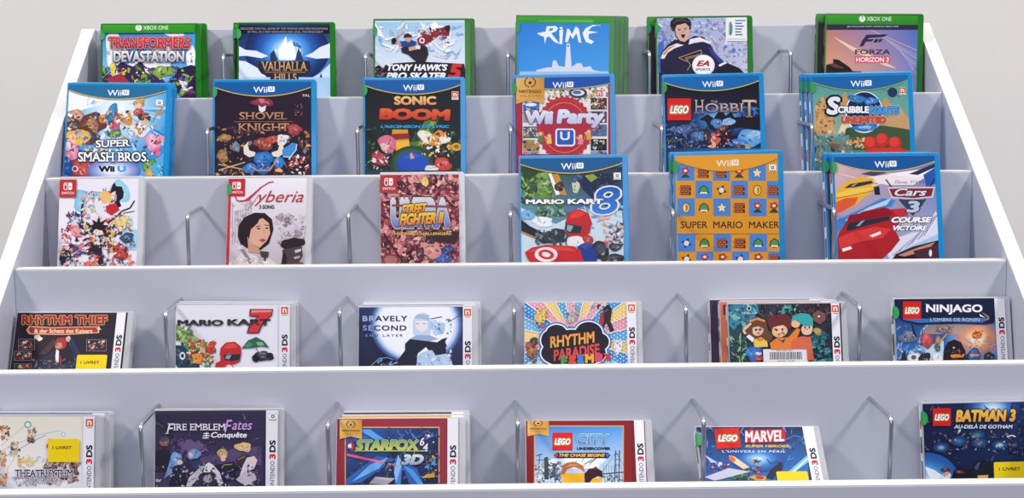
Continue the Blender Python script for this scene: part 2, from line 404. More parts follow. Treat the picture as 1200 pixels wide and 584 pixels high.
def art_iceflame(A):
    A.bg('1d2b5a')
    A.g(195, 150, 720, 450, '1a1a34', '1a2040', '2a5cae', '4a8cd4')
    A.glow(475, 290, 240, 190, ['f4fbff', 'b8e0fa', '4d9ae6', '2560b4', '1c3a7c', '1a2450'])
    A.poly('dfe7f2', 195, 260, 240, 285, 300, 290, 370, 320, 330, 332, 240, 318, 195, 322)
    A.poly('dde6f2', 722, 245, 660, 270, 620, 300, 575, 320, 640, 335, 722, 330)
    A.poly('dbe6f4', 195, 345, 240, 350, 330, 400, 380, 470, 390, 620, 195, 640)
    A.poly('c4dcf2', 722, 360, 660, 420, 600, 450, 560, 640, 722, 640)
    A.g(195, 440, 722, 830, 'b8d4ee', '9cc4ea', 'e8f2fa', 'd8e8f6')
    A.cl(400, 250, 560, 330, 16, 8, 26, ['e8f6ff', 'a8d8fa', '3a6fb8'], 4)
    A.poly('f0faff', 430, 340, 425, 280, 445, 250, 470, 205, 476, 250, 500, 230, 520, 280, 530, 340)
    A.poly('28365c', 380, 350, 378, 310, 400, 285, 425, 345); A.poly('2a3a68', 520, 345, 540, 270, 570, 345)
    A.poly('2c2430', 315, 350, 600, 346, 612, 390, 590, 425, 540, 438, 545, 480, 380, 480, 380, 440, 330, 420, 312, 395)
    A.t('VALHALLA', 328, 352, 592, 405, 'd8b084', b=.015, c2='a87c54', serif=True); A.line('b08c64', 3, 350, 412, 580, 412)
    A.t('HILLS', 400, 419, 530, 460, 'c9a070', b=.015, serif=True)
    A.poly('141420', 660, 440, 668, 415, 675, 440)
    A.r('141424', 193, 152, 722, 192)
    A.t('INCLUDES THE FULL GAME OF THE VIKINGS AND FIRE MOUNTAINS', 212, 158, 706, 170, 'a8a4b0', b=.0)
    A.t('AS WELL AS A NEW EXPANSION AND LEVEL: THE EDGE EVENT', 250, 177, 680, 188, 'a8a4b0', b=.0)
def art_skater(A):
    A.bg('cfe0f2')
    A.g(190, 128, 712, 440, '9cc6ec', 'b4d4f0', 'e8eff6', 'eef2f8')
    A.cl(195, 150, 710, 330, 44, 16, 60, ['ffffff', 'e9f1f9', 'a8ccee', '8fbde8', 'dfeaf6'], 6, .5)
    # skater in mid air, board at the feet
    A.poly('2a2430', 340, 275, 380, 262, 430, 262, 470, 258, 490, 270, 497, 310, 480, 352, 440, 362, 410, 340, 380, 312, 345, 300)
    A.poly('28458c', 335, 238, 400, 228, 430, 240, 425, 262, 345, 270)
    A.line('c89a84', 14, 340, 258, 300, 238); A.line('c89a84', 11, 303, 235, 330, 200); A.line('d8a890', 9, 328, 202, 358, 180)
    A.e('1c1c22', 300, 235, 14, 19, 20); A.e('d0a088', 382, 220, 17, 21); A.poly('2c2830', 356, 216, 360, 196, 380, 190, 402, 202, 404, 214)
    A.line('d0a488', 22, 385, 282, 435, 270)
    A.line('e6e2ea', 20, 425, 268, 450, 272)
    A.poly('8c2430', 432, 222, 470, 196, 520, 182, 575, 158, 602, 146, 618, 168, 614, 205, 560, 200, 520, 230, 470, 262, 440, 258)
    A.cl(440, 165, 610, 250, 34, 4, 13, ['a83040', '38202c', 'ece4e8', 'c8909c', '601c28'], 8)
    A.e('ece4ec', 460, 232, 16); A.e('a83040', 460, 232, 9)
    A.poly('2c2428', 590, 150, 616, 142, 622, 160, 612, 190, 590, 172)
    A.poly('241c24', 185, 440, 188, 385, 215, 372, 240, 395, 250, 372, 300, 362, 450, 352, 640, 362, 700, 365, 715, 440, 715, 850, 185, 850)
    A.cl(190, 385, 250, 435, 18, 4, 12, ['5a3438', '887478', '241a20'], 3)
    A.t('TONY HAWK\'S', 262, 366, 606, 405, 'f4f4f8', b=.05, sh=.25)
    A.t('PRO SKATER', 255, 414, 596, 452, 'f4f4f8', b=.05, sh=.25)
    A.t('5', 606, 364, 690, 452, 'd83038', b=.05, sh=.2)
def art_tower(A):
    A.bg('3088dc')
    A.g(140, 128, 668, 415, '2c7cd8', '3488dc', '3f98e4', '4aa2e8')
    A.poly('dfe4f4', 410, 248, 428, 248, 438, 385, 440, 410, 395, 410, 400, 380)
    A.e('2c6cb8', 419, 262, 5)
    A.poly('dcdff0', 235, 400, 300, 385, 325, 385, 332, 345, 350, 345, 362, 375, 395, 382, 440, 382, 470, 360, 492, 360, 505, 385, 545, 378, 560, 400, 620, 412, 620, 430, 235, 430)
    A.g(140, 408, 668, 840, '9cc8ee', 'a8d0f0', '4a98dc', '4a98dc')
    c = 'f2f4fc'
    # hand-drawn title letters R I M E
    A.poly(c, 240, 190, 290, 180, 296, 150, 345, 148, 362, 160, 350, 178, 322, 190, 372, 252, 340, 240, 310, 208, 296, 212, 285, 250, 280, 208, 262, 204)
    A.poly('3484da', 312, 162, 334, 160, 330, 172, 308, 178)
    A.poly(c, 368, 172, 390, 168, 384, 252, 370, 252); A.e(c, 378, 160, 9, 7)
    A.poly(c, 400, 240, 412, 165, 424, 165, 440, 195, 462, 150, 480, 165, 494, 246, 478, 240, 466, 190, 444, 222, 430, 200, 416, 240)
    A.poly(c, 500, 188, 520, 160, 560, 142, 590, 145, 555, 152, 532, 176, 590, 184, 535, 194, 536, 222, 566, 236, 552, 252, 520, 240, 506, 208)
    A.t('TM', 586, 142, 602, 150, c, b=0)
    A.r('e8eaf4', 660, 128, 669, 800)
    A.mm_mode = True; A.g(2.5, 160, 127, 169.5, '2f9422', '2f9422', '3fae2c', '38a024', 3); A.g(30, 161.5, 105, 165.5, '4fae3c', '6cc05a', '3f9e30', '4fae40', 3); A.mm_mode = A.fr is None  # paler wash in the green band is a highlight painted into the colour
def art_hockey(A):
    A.bg('a8b4d8')
    A.g(130, 100, 655, 420, 'a4b4dc', 'b4bcdc', '7c90cc', 'c8cce0')
    A.cl(130, 105, 655, 400, 240, 5, 17, ['c8cce4', '8c9cd0', 'e4e4f0', '6c88c8', '9484a8', 'd8d4e4', '5478c0', 'b89cb0'], 5)
    A.poly('3c6cc4', 145, 250, 175, 230, 180, 420, 150, 420)
    A.poly('232040', 158, 335, 165, 300, 195, 260, 240, 225, 300, 235, 350, 205, 400, 210, 440, 250, 470, 310, 520, 355, 540, 385, 500, 400, 460, 420, 160, 420)
    A.poly('e8e6ee', 160, 335, 172, 300, 205, 268, 250, 248, 290, 258, 240, 275, 200, 300, 180, 335)
    A.poly('d8902c', 170, 308, 205, 272, 245, 256, 235, 266, 205, 285, 185, 315)
    A.poly('eae8f0', 325, 225, 380, 212, 430, 235, 446, 255, 400, 238, 350, 245, 318, 255)
    A.poly('2a4090', 430, 262, 470, 305, 520, 352, 495, 362, 440, 300)
    A.line('f0ecf0', 12, 490, 375, 530, 355)
    A.poly('1c1830', 480, 385, 540, 360, 600, 385, 640, 420, 640, 480, 460, 480)
    A.g(150, 415, 655, 820, '232040', '232040', '3a4c90', '8090c8', 4)
    A.line('b49468', 4, 262, 330, 388, 285, 392, 308, 300, 330, 330, 370, 310, 400); A.line('b49468', 4, 262, 330, 312, 352); A.line('b49468', 3, 300, 340, 372, 318)
    # shouting player in helmet
    A.poly('d8ac98', 236, 165, 250, 145, 300, 135, 322, 150, 328, 185, 315, 220, 296, 240, 268, 232, 244, 200)
    A.poly('26262e', 220, 160, 218, 130, 240, 108, 300, 105, 328, 120, 330, 150, 318, 152, 300, 132, 250, 146, 240, 175)
    A.poly('1e1e26', 214, 150, 216, 124, 236, 103, 270, 98, 304, 100, 328, 116, 334, 146, 318, 146, 304, 132, 262, 138, 244, 150, 238, 178, 224, 172); A.line('5c5c68', 3, 228, 134, 262, 118, 324, 124); A.line('5c5c68', 3, 236, 118, 300, 108); A.e('30303c', 232, 166, 9, 13); A.e('30303c', 326, 160, 6, 11)
    A.line('26262e', 4, 240, 172, 246, 205, 270, 238); A.e('3c1c20', 287, 202, 11, 15); A.e('f0e4e0', 287, 193, 8, 3)
    A.line('4a2c24', 4, 256, 165, 274, 170); A.line('4a2c24', 4, 290, 165, 308, 160); A.e('2c2024', 266, 174, 4, 3); A.e('2c2024', 300, 170, 4, 3)
    A.e('c89080', 286, 180, 5, 8)
    A.e('e6e2ea', 402, 372, 64, 60); A.e('fafafc', 400, 368, 58, 54)
    A.t('EA', 362, 345, 436, 378, 'b8242c', b=.05, sh=.35); A.t('SPORTS', 358, 388, 440, 403, '383040', b=.03)
    A.poly('eef0f4', 528, 102, 652, 98, 652, 235, 528, 235); A.e('3f70b0', 556, 165, 8, 40); A.poly('e0b848', 545, 130, 552, 128, 550, 200, 543, 200); A.e('38a0b0', 562, 165, 5, 30)
    for i, (a, b_) in enumerate((('580', '3a8cc8'),)*1): pass
    for k, wd in enumerate((58, 38, 48, 38, 34, 42)): A.r('50607c' if k else '2f7cc0', 582, 115+k*16, 582+wd, 122+k*16)
    A.r('a8acb4', 538, 222, 640, 226)
def art_sunset_car(A):
    A.bg('8890c8')
    A.g(204, 150, 670, 470, 'c87c68', '5c78c0', 'd89c74', '6c86cc')
    A.glow(210, 260, 180, 200, ['e89c6c', 'd88c70', 'b488a0', '8c88b8', '7484c0'])
    A.g(204, 150, 420, 360, 'c07c70', '9c84b0', 'eca878', 'c89c98')
    A.g(420, 150, 670, 360, '9c84b0', '4c70c0', 'c89c98', '6484cc')
    A.g(204, 358, 670, 640, 'f0b080', '7c88c8', 'd8a080', '98a4d4')
    for k in range(12): A.poly(('e0b4a0', '7a90d0', 'b8b0cc')[k % 3], 430+k*16, 150+k*10, 660, 250+k*14, 660, 254+k*14, 430+k*16, 153+k*10)
    A.poly('f4d4b8', 235, 180, 330, 230, 480, 300, 560, 345, 500, 330, 330, 250)
    A.poly('1c1418', 204, 360, 206, 325, 240, 318, 240, 296, 268, 300, 320, 335, 340, 358); A.poly('6c3c38', 215, 322, 250, 318, 300, 345, 250, 340); A.poly('302024', 204, 356, 380, 358, 420, 420, 420, 640, 204, 640)
    A.t('FORZA', 350, 248, 528, 273, '2c2c44', b=.03)
    A.poly('2c2c48', 385, 205, 408, 174, 515, 172, 495, 186, 425, 190, 412, 198, 445, 196, 436, 208, 404, 210, 392, 232, 372, 234, 382, 212)
    A.poly('2c2c48', 452, 196, 470, 196, 458, 214, 442, 214); A.poly('2c2c48', 474, 196, 492, 196, 478, 212, 464, 212)
    A.r('e45068', 350, 282, 526, 317); A.t('HORIZON 3', 356, 287, 520, 312, 'fdf4f4', b=.03)
    A.r('2a2844', 204, 120, 670, 150); A.t('JEU EXCLUSIVE POUR CONSOLE XBOX ONE', 310, 129, 568, 139, 'c8c8d8', b=.01)
    xbox_band(A, 135, 171, 15.5)
# ------------------------------------------------------------------ second tray
def art_brawl(A):
    A.bg('5aaade')
    A.glow(360, 200, 330, 300, ['f4faff', 'cfe6f6', '8ec4ea', '54a2dc', '3a88d0'])
    R = random.Random(4)
    for k in range(34):
        a = R.uniform(0, 6.28); l0, l1 = R.uniform(60, 120), R.uniform(180, 330); d = .03
        A.poly(R.choice(['e8f4fc', 'a8d4f2', '4a98da', '2f80cc']), 360+l0*math.cos(a), 200+l0*math.sin(a), 360+l1*math.cos(a+d), 200+l1*math.sin(a+d), 360+l1*math.cos(a-d), 200+l1*math.sin(a-d))
    A.poly('eef2f8', 118, 100, 330, 120, 280, 180, 200, 200, 118, 230)
    A.cl(210, 140, 270, 180, 8, 5, 14, ['303848', 'd8e4f0', '88b0d8'], 3)
    # crowd as plain clusters of colour
    A.blob('c89070', 158, 235, 44, 36, 1, .15); A.blob('5c3424', 150, 285, 40, 34, 2); A.blob('6c3c28', 240, 270, 64, 56, 3); A.blob('b8805c', 236, 285, 34, 36, 6, .15)
    A.blob('6a4030', 190, 330, 90, 40, 9, .3); A.blob('c44a3c', 355, 250, 48, 34, 4); A.blob('d88a34', 300, 245, 28, 24, 5); A.blob('d09038', 410, 250, 32, 26, 5); A.blob('388abf', 335, 215, 22, 52, 6, .2, rot=30)
    A.blob('d84868', 352, 290, 26, 28, 5); A.blob('4a8c4c', 350, 320, 36, 20, 7)
    A.blob('c8a060', 470, 170, 26, 26, 3); A.blob('c44048', 465, 215, 26, 20, 4); A.blob('e0c4a8', 465, 185, 16, 14, 5)
    A.blob('4c3828', 495, 240, 30, 22, 8); A.blob('e4e4ee', 470, 300, 50, 40, 9); A.blob('dcb890', 498, 265, 18, 16, 2)
    A.line('b08c4c', 6, 540, 250, 590, 180); A.blob('ec98b4', 545, 360, 40, 44, 5, .5); A.blob('e06c94', 552, 410, 26, 16, 6, .5); A.blob('f4b8cc', 530, 345, 18, 24, 8, .5)
    A.blob('e8b44c', 170, 340, 56, 46, 2); A.blob('f0c8a8', 140, 350, 22, 26, 3, .1); A.blob('e88ca8', 132, 410, 34, 60, 4); A.blob('f4e4ec', 118, 380, 18, 22, 5)
    A.cl(110, 210, 590, 420, 120, 5, 15, ['5c3424', 'e8c088', '3f7cc0', 'e8ecf4', 'a04038', '2c4c88', 'd09048', '78b8e4'], 11)
    A.blob('b04038', 190, 490, 90, 40, 6); A.blob('c85048', 180, 500, 50, 30, 6); A.blob('6a3034', 290, 480, 60, 36, 7); A.blob('2a60b0', 110, 480, 36, 50, 3)
    A.blob('5a9c48', 520, 480, 40, 34, 4); A.blob('d0a04c', 530, 510, 34, 28, 5); A.blob('48b0dc', 570, 500, 40, 40, 5)
    A.glow(345, 500, 130, 60, ['f4f6fc', 'dfe6f6', '9ca8e0', '5c68b8'])
    A.g(100, 530, 600, 800, '3a4890', '3a88c8', '2a3c78', '2a5ca0', 3)
    A.t('SUPER', 256, 350, 428, 386, 'f0f0f6', b=.03, out=((.085, '1c2234'), ), slope=-6, serif=True)
    A.t('SMASH BROS.', 170, 410, 516, 458, 'f4f4fa', b=.025, out=((.085, '1c2234'), ), serif=True)
    A.t('FOR', 328, 463, 360, 470, '20202c', b=.02)
    A.t('Wii', 270, 478, 350, 508, '1c1c28', b=.06); A.t('U', 362, 478, 405, 508, '3aa0dc', b=.06)
    A.e('e8e4ec', 155, 492, 15); A.e('b04038', 155, 492, 10)
    band_blue(A, 135, 190, '246c9c', mid=22); dotmark(A, 115.5, 158)
def art_helmets(A):
    A.bg('22182a')
    A.g(85, 90, 560, 535, '241a2c', '281c30', '2c2030', '241828')
    g_ = 'b07c50'
    A.cl(100, 290, 550, 520, 170, 4, 16, ['5a3430', '8c5c3c', '3a2838', 'b8743c', '6c3038', '7c7480', '2a2030', 'd89c50', '4a3850'], 7)
    A.cl(480, 180, 520, 230, 10, 4, 12, ['8c5c34', '5c3838'], 5); A.cl(455, 430, 560, 515, 40, 4, 14, ['d83c30', 'e8e0e4', 'f0e8ec', '8c2c2c', '3c2838'], 8)
    A.blob('b08038', 140, 340, 30, 20, 2); A.blob('9a4030', 330, 370, 46, 30, 3); A.blob('a83838', 480, 300, 40, 26, 4); A.blob('7888a0', 195, 385, 18, 28, 4); A.blob('a07038', 130, 430, 30, 30, 4)
    A.blob('e8e4ea', 420, 350, 34, 24, 5, .4); A.blob('c44840', 370, 350, 30, 20, 5)
    A.line('c8a070', 6, 110, 470, 250, 500); A.line('c8b48c', 6, 110, 500, 240, 460)
    # a pair of horns over a plain blue shape, and a blade
    for sg in (-1, 1):
        c0 = 330
        A.poly('e8ddd0', c0+sg*40, 412, c0+sg*70, 402, c0+sg*78, 375, c0+sg*72, 355, c0+sg*98, 385, c0+sg*96, 420, c0+sg*70, 436, c0+sg*42, 430)
    A.blob('1f74c8', 330, 442, 48, 36, 2, .08); A.blob('1a62b4', 330, 490, 42, 28, 3, .12); A.blob('2a80d4', 262, 490, 32, 26, 4, .15); A.blob('2a80d4', 405, 462, 28, 26, 5, .15)
    A.line('e09c40', 5, 260, 478, 300, 500, 360, 500, 400, 440)
    A.poly('3f8cd4', 420, 400, 470, 365, 494, 370, 488, 400, 455, 438, 425, 430); A.line('bcdcf4', 5, 425, 432, 460, 436, 488, 400, 492, 372); A.blob('f0a060', 405, 500, 20, 10, 2)
    A.blob('8c3048', 325, 168, 52, 22, 3, .2); A.blob('d45c78', 322, 160, 16, 12, 4); A.poly('e8e0e4', 305, 182, 322, 192, 342, 182, 338, 208, 322, 218, 308, 208)
    A.t('SHOVEL', 212, 216, 444, 252, 'd8a07c', b=.006, out=((.03, '4a2c24'), ), c2='a06c50', serif=True); A.line('a07458', 2, 185, 262, 475, 262)
    A.t('KNIGHT', 205, 270, 455, 308, 'd8a07c', b=.006, out=((.03, '4a2c24'), ), c2='a06c50', serif=True)
    A.line('b89468', 2, 90, 90, 82, 535)
    band_blue(A, 135, 190, '145aa0', c2='1a6cb8'); A.mm_mode = True; A.t('PAL', 117, 169.5, 126.5, 166, 'd8d4dc', b=.01); A.mm_mode = A.fr is None
def art_boom(A):
    A.bg('1e2028')
    A.g(110, 90, 590, 540, '1c1c26', '201e28', '24342c', '20302c')
    A.poly('4a7c34', 420, 240, 480, 240, 400, 420, 300, 420); A.poly('88a840', 445, 250, 465, 250, 400, 380, 370, 380)
    A.cl(120, 290, 590, 520, 110, 5, 18, ['2c4a34', '1c2c2c', '3f6c3c', '44604c', '1a2028', '5c8c44'], 6)
    A.poly('d8982c', 250, 300, 325, 300, 335, 400, 270, 412, 245, 340); A.poly('8c2c38', 245, 322, 330, 318, 335, 345, 250, 352); A.poly('f0b838', 268, 360, 332, 352, 336, 400, 275, 410)
    A.blob('d87090', 225, 370, 46, 42, 3, .2); A.blob('f0c8c0', 210, 385, 20, 18, 4); A.blob('b83c48', 185, 440, 34, 34, 5); A.cl(150, 400, 230, 495, 20, 5, 14, ['ece4e8', 'c04450', 'd86888', '3c2c30'], 9)
    A.glow(345, 470, 110, 90, ['2a54c0', '2a54c0', '1f44a8', '3c5c40', '26362c'])
    A.poly('2450b8', 280, 500, 272, 450, 300, 418, 350, 408, 400, 420, 425, 455, 430, 500); A.poly('3064d0', 300, 440, 350, 415, 395, 430, 360, 440); A.poly('d8a070', 335, 420, 345, 412, 358, 440, 338, 445)
    A.blob('f0e8dc', 425, 340, 60, 26, 3, .2, rot=20); A.blob('e0942c', 470, 345, 40, 38, 4); A.blob('f4ece0', 505, 350, 26, 20, 5, .3, rot=-20); A.cl(390, 320, 530, 430, 34, 5, 14, ['f0e4d0', 'd88c28', 'e8a840', '5c3424', 'f8f4ec'], 3)
    A.blob('d03c38', 495, 470, 46, 30, 3); A.blob('e8e0e4', 440, 490, 30, 16, 4); A.e('d8a028', 562, 385, 26, 20); A.e('8c6c20', 562, 383, 12, 9)
    A.g(110, 500, 590, 830, '2a3c50', '2c4038', '1c2c38', '202c2c', 3)
    A.t('SONIC', 258, 137, 464, 180, 'f0d070', b=.05, out=((.06, '20284c'), (.03, '3c3c78')), c2='e88c34')
    A.t('BOOM', 185, 198, 534, 255, 'e8663c', b=.07, sh=.05, out=((.05, '401c1c'), ), c2='b83028', slope=6)
    A.t("L'ASCENSION DE LYRIC", 192, 278, 530, 293, '2f9cdc', b=.05, sh=.15)
    band_blue(A, 135, 190, '1a5ca4'); nmark(A, 117, 162, 1.0)
def art_party(A):
    A.bg('a83048')
    A.r('f0ece8', 135, 60, 552, 480)
    pal = ['e8e4ec', 'b83c48', '4878c0', '2c3c60', 'e8c868', '78a858', 'f4f4f8', 'c89c74']
    A.cl(240, 95, 550, 160, 80, 5, 14, pal, 4)
    for k, (a, b_) in enumerate(((138, 165), (138, 210), (138, 285), (138, 350), (138, 410), (468, 145), (468, 210), (468, 275), (468, 345), (468, 405))):
        A.r(['3a5ca0', '78a0d0', '4c5878', 'c08c50', '5080c0', '5a3438', '4a4a68', '50709c', '202430', '6ca8d0'][k], a, b_, a+78, b_+56)
        A.cl(a+4, b_+5, a+74, b_+50, 18, 4, 12, [pal[(k+j) % 8] for j in (0, 2, 3, 4)], k+20)
    xy = []
    for k in range(64):
        a = 2*math.pi*k/64; q = 1 if k % 2 else .93; xy += [340+140*q*math.cos(a), 292+160*q*math.sin(a)]
    A.poly('c03448', *xy); A.e('b82c44', 340, 290, 118, 132)
    for k in range(40):
        a0, a1 = 2*math.pi*k/40, 2*math.pi*(k+1)/40
        if k % 40 in range(1, 19) or k in range(22, 39): A.line('dc8c38', 4, 340+108*math.cos(a0), 290+122*math.sin(a0), 340+108*math.cos(a1), 290+122*math.sin(a1))
    A.e('3c3850', 405, 120, 44, 24); A.e('e8e8f0', 405, 120, 32, 15); A.e('486ca8', 400, 118, 22, 9); A.e('4878c8', 180, 182, 38, 14); A.e('f0f0f8', 176, 178, 28, 8)
    for x, y, c in ((222, 335, '4a8c54'), (265, 345, 'e8c860'), (418, 348, 'e88ca0'), (458, 325, 'e0a83c')):
        A.e('e8c0a0', x, y-14, 10); A.poly(c, x-10, y-6, x+10, y-6, x+13, y+24, x-13, y+24); A.line('e8e4e8', 4, x-10, y, x-20, y-12)
    A.t('Wii', 148, 205, 285, 275, 'eef0fa', b=.07, out=((.04, '6c3c68'), ), sh=.05, c2='b8bce0'); A.t('Party', 300, 200, 536, 292, 'eef0fa', b=.07, sh=.12, out=((.04, '6c3c68'), ), c2='b8bce0')
    A.poly('f0f0f8', 303, 295, 382, 295, 392, 305, 392, 372, 380, 382, 305, 382, 295, 372, 295, 305); A.poly('2c60c0', 308, 302, 378, 302, 384, 308, 384, 368, 376, 374, 310, 374, 303, 368, 303, 308)
    A.t('U', 318, 310, 366, 352, 'f0f2fc', b=.03)
    A.g(90, 420, 575, 800, 'a83048', 'a83048', '902840', '902840', 3)
    band_blue(A, 135, 190, '1c54b0', mid=19, depth=13)
    selects(A, 103, 34, 240, 150); A.mm_mode = True; A.mm_mode = A.fr is None
    nmark(A, 110, 160, 1.0)
def art_dragon(A):
    A.bg('18182a')
    A.g(112, 100, 590, 395, '1a1628', '1c1828', '1c2c54', '1c2c50')
    A.glow(400, 250, 170, 90, ['d0e8fa', '7cb4e8', '3f78c0', '27447c', '1c2040'])
    A.cl(260, 190, 560, 260, 24, 8, 24, ['3a78c4', '2c5ca8', '1c2c58'], 2, .6)
    A.poly('1c1a28', 330, 225, 360, 245, 390, 200, 420, 232, 445, 210, 460, 240, 520, 235, 560, 240, 590, 230, 590, 300, 490, 290, 440, 300, 400, 320, 340, 300, 320, 260, 290, 250)
    A.blob('8cbce4', 432, 262, 30, 20, 4); A.blob('5088c8', 375, 270, 32, 22, 5)
    A.cl(115, 275, 330, 392, 60, 8, 28, ['2c5490', '4a80b8', '1c2c50', '3c6ca8', '16182c', '243c6c'], 6, .7)
    A.blob('5ca4dc', 540, 340, 70, 40, 5); A.blob('3f84cc', 480, 370, 50, 26, 6); A.blob('9cccf0', 560, 320, 34, 14, 7); A.blob('48649c', 210, 300, 48, 22, 7); A.blob('4c7cb4', 290, 330, 34, 22, 2)
    A.blob('8c3430', 400, 305, 36, 18, 3, .4, rot=-35); A.blob('d8604c', 360, 352, 40, 24, 4, .4, rot=-50); A.blob('f4a888', 350, 375, 24, 14, 5); A.blob('2c2430', 330, 340, 20, 44, 4); A.star('201c28', 420, 335, 60, 8, .35)
    A.cl(340, 300, 440, 390, 16, 4, 11, ['d86050', 'f0b8a0', '38202c'], 4)
    A.cl(120, 340, 260, 390, 14, 2, 5, ['e0e8f4', 'd8743c'], 8); A.blob('c8a068', 520, 385, 20, 12, 3); A.blob('4a2c30', 480, 385, 30, 14, 4)
    A.g(112, 392, 600, 740, '20345c', '3c74b0', '141c34', '203c64', 3)
    t = dict(b=0, out=((.022, '3c3034'), ), c2='a08070', serif=True)
    A.t('THE', 345, 158, 378, 170, 'c0a890', b=.0)
    A.t('H', 266, 155, 312, 222, 'd8c0a8', **t); A.t('OBBI', 318, 172, 506, 215, 'd8c0a8', **t); A.t('T', 498, 155, 568, 240, 'd8c0a8', **t)
    brick_logo(A, 134, 148, 248, 255)
    band_blue(A, 135, 190, '1668b0', gold='c8c040')
def art_globe(A):
    A.bg('78b4a8')
    A.g(135, 70, 605, 500, '4c9c98', '58a49c', 'b8c0a0', '8ca488')
    A.poly('d0a468', 140, 200, 185, 135, 225, 200, 240, 290, 250, 320, 140, 320); A.poly('a8743c', 185, 135, 195, 140, 245, 250, 225, 230); A.poly('c89858', 255, 180, 292, 112, 320, 180)
    A.poly('c8945c', 460, 190, 490, 140, 530, 190); A.poly('c8a070', 490, 250, 560, 190, 608, 250, 608, 300, 470, 300)
    A.line('8c4c34', 4, 468, 98, 560, 140); A.e('28385c', 523, 118, 24, 24)
    A.poly('e8d8b0', 255, 320, 300, 215, 345, 300); A.g(140, 330, 610, 500, '5c98a0', '6c8858', '486c5c', '4c5c40'); A.poly('40583c', 300, 290, 480, 280, 610, 300, 610, 400, 330, 400)
    A.cl(142, 310, 330, 495, 80, 5, 18, ['7c4c38', 'b8b0a0', '38707c', '5ca8b0', 'a86c3c', '3c3838', 'e0d8c8', 'c87c3c'], 5); A.cl(300, 340, 400, 390, 30, 5, 14, ['c8443c', 'd8c8a0', '5c6c44', 'e0a050'], 6)
    for x, y in ((415, 368), (472, 352), (535, 368)): A.e('c83030', x, y, 32, 36); A.e('e04438', x-3, y-8, 24, 24)
    A.poly('d83830', 395, 400, 440, 390, 560, 390, 600, 402, 600, 480, 390, 480)
    A.e('e8eef4', 385, 215, 92, 102); A.e('1c2c50', 385, 213, 86, 96)
    A.blob('2f7cc8', 350, 150, 44, 20, 3); A.blob('2f80cc', 420, 160, 34, 18, 4); A.blob('347cc4', 390, 290, 60, 20, 5); A.blob('88c4ec', 390, 288, 30, 8, 6)
    A.cl(142, 140, 240, 300, 30, 4, 12, ['b07c44', '8c5c34', 'e0c490', '6c5440'], 9)
    o = ((.10, 'f4f4f8'), (.065, '181c28'))
    A.t('S', 200, 138, 268, 228, 'e8ecf4', b=.05, out=((.09, '181c28'), ), sh=.1); A.t('CRIBBLE', 256, 185, 408, 220, 'f2f2f8', b=.06, out=((.08, '181c28'), )); A.t('NAUTS', 410, 186, 556, 226, '3f9ce4', b=.07, out=o, sh=.1)
    A.t('UNLIMITED', 272, 236, 492, 270, 'e0542f', b=.06, out=((.09, 'f0f0f4'), (.05, '401c1c')))
    A.g(140, 495, 610, 760, '3c6470', '4c6048', '304850', '384834', 3)
    band_blue(A, 135, 190, '1c68a8', gold='9cb048'); nmark(A, 117, 162, .9)
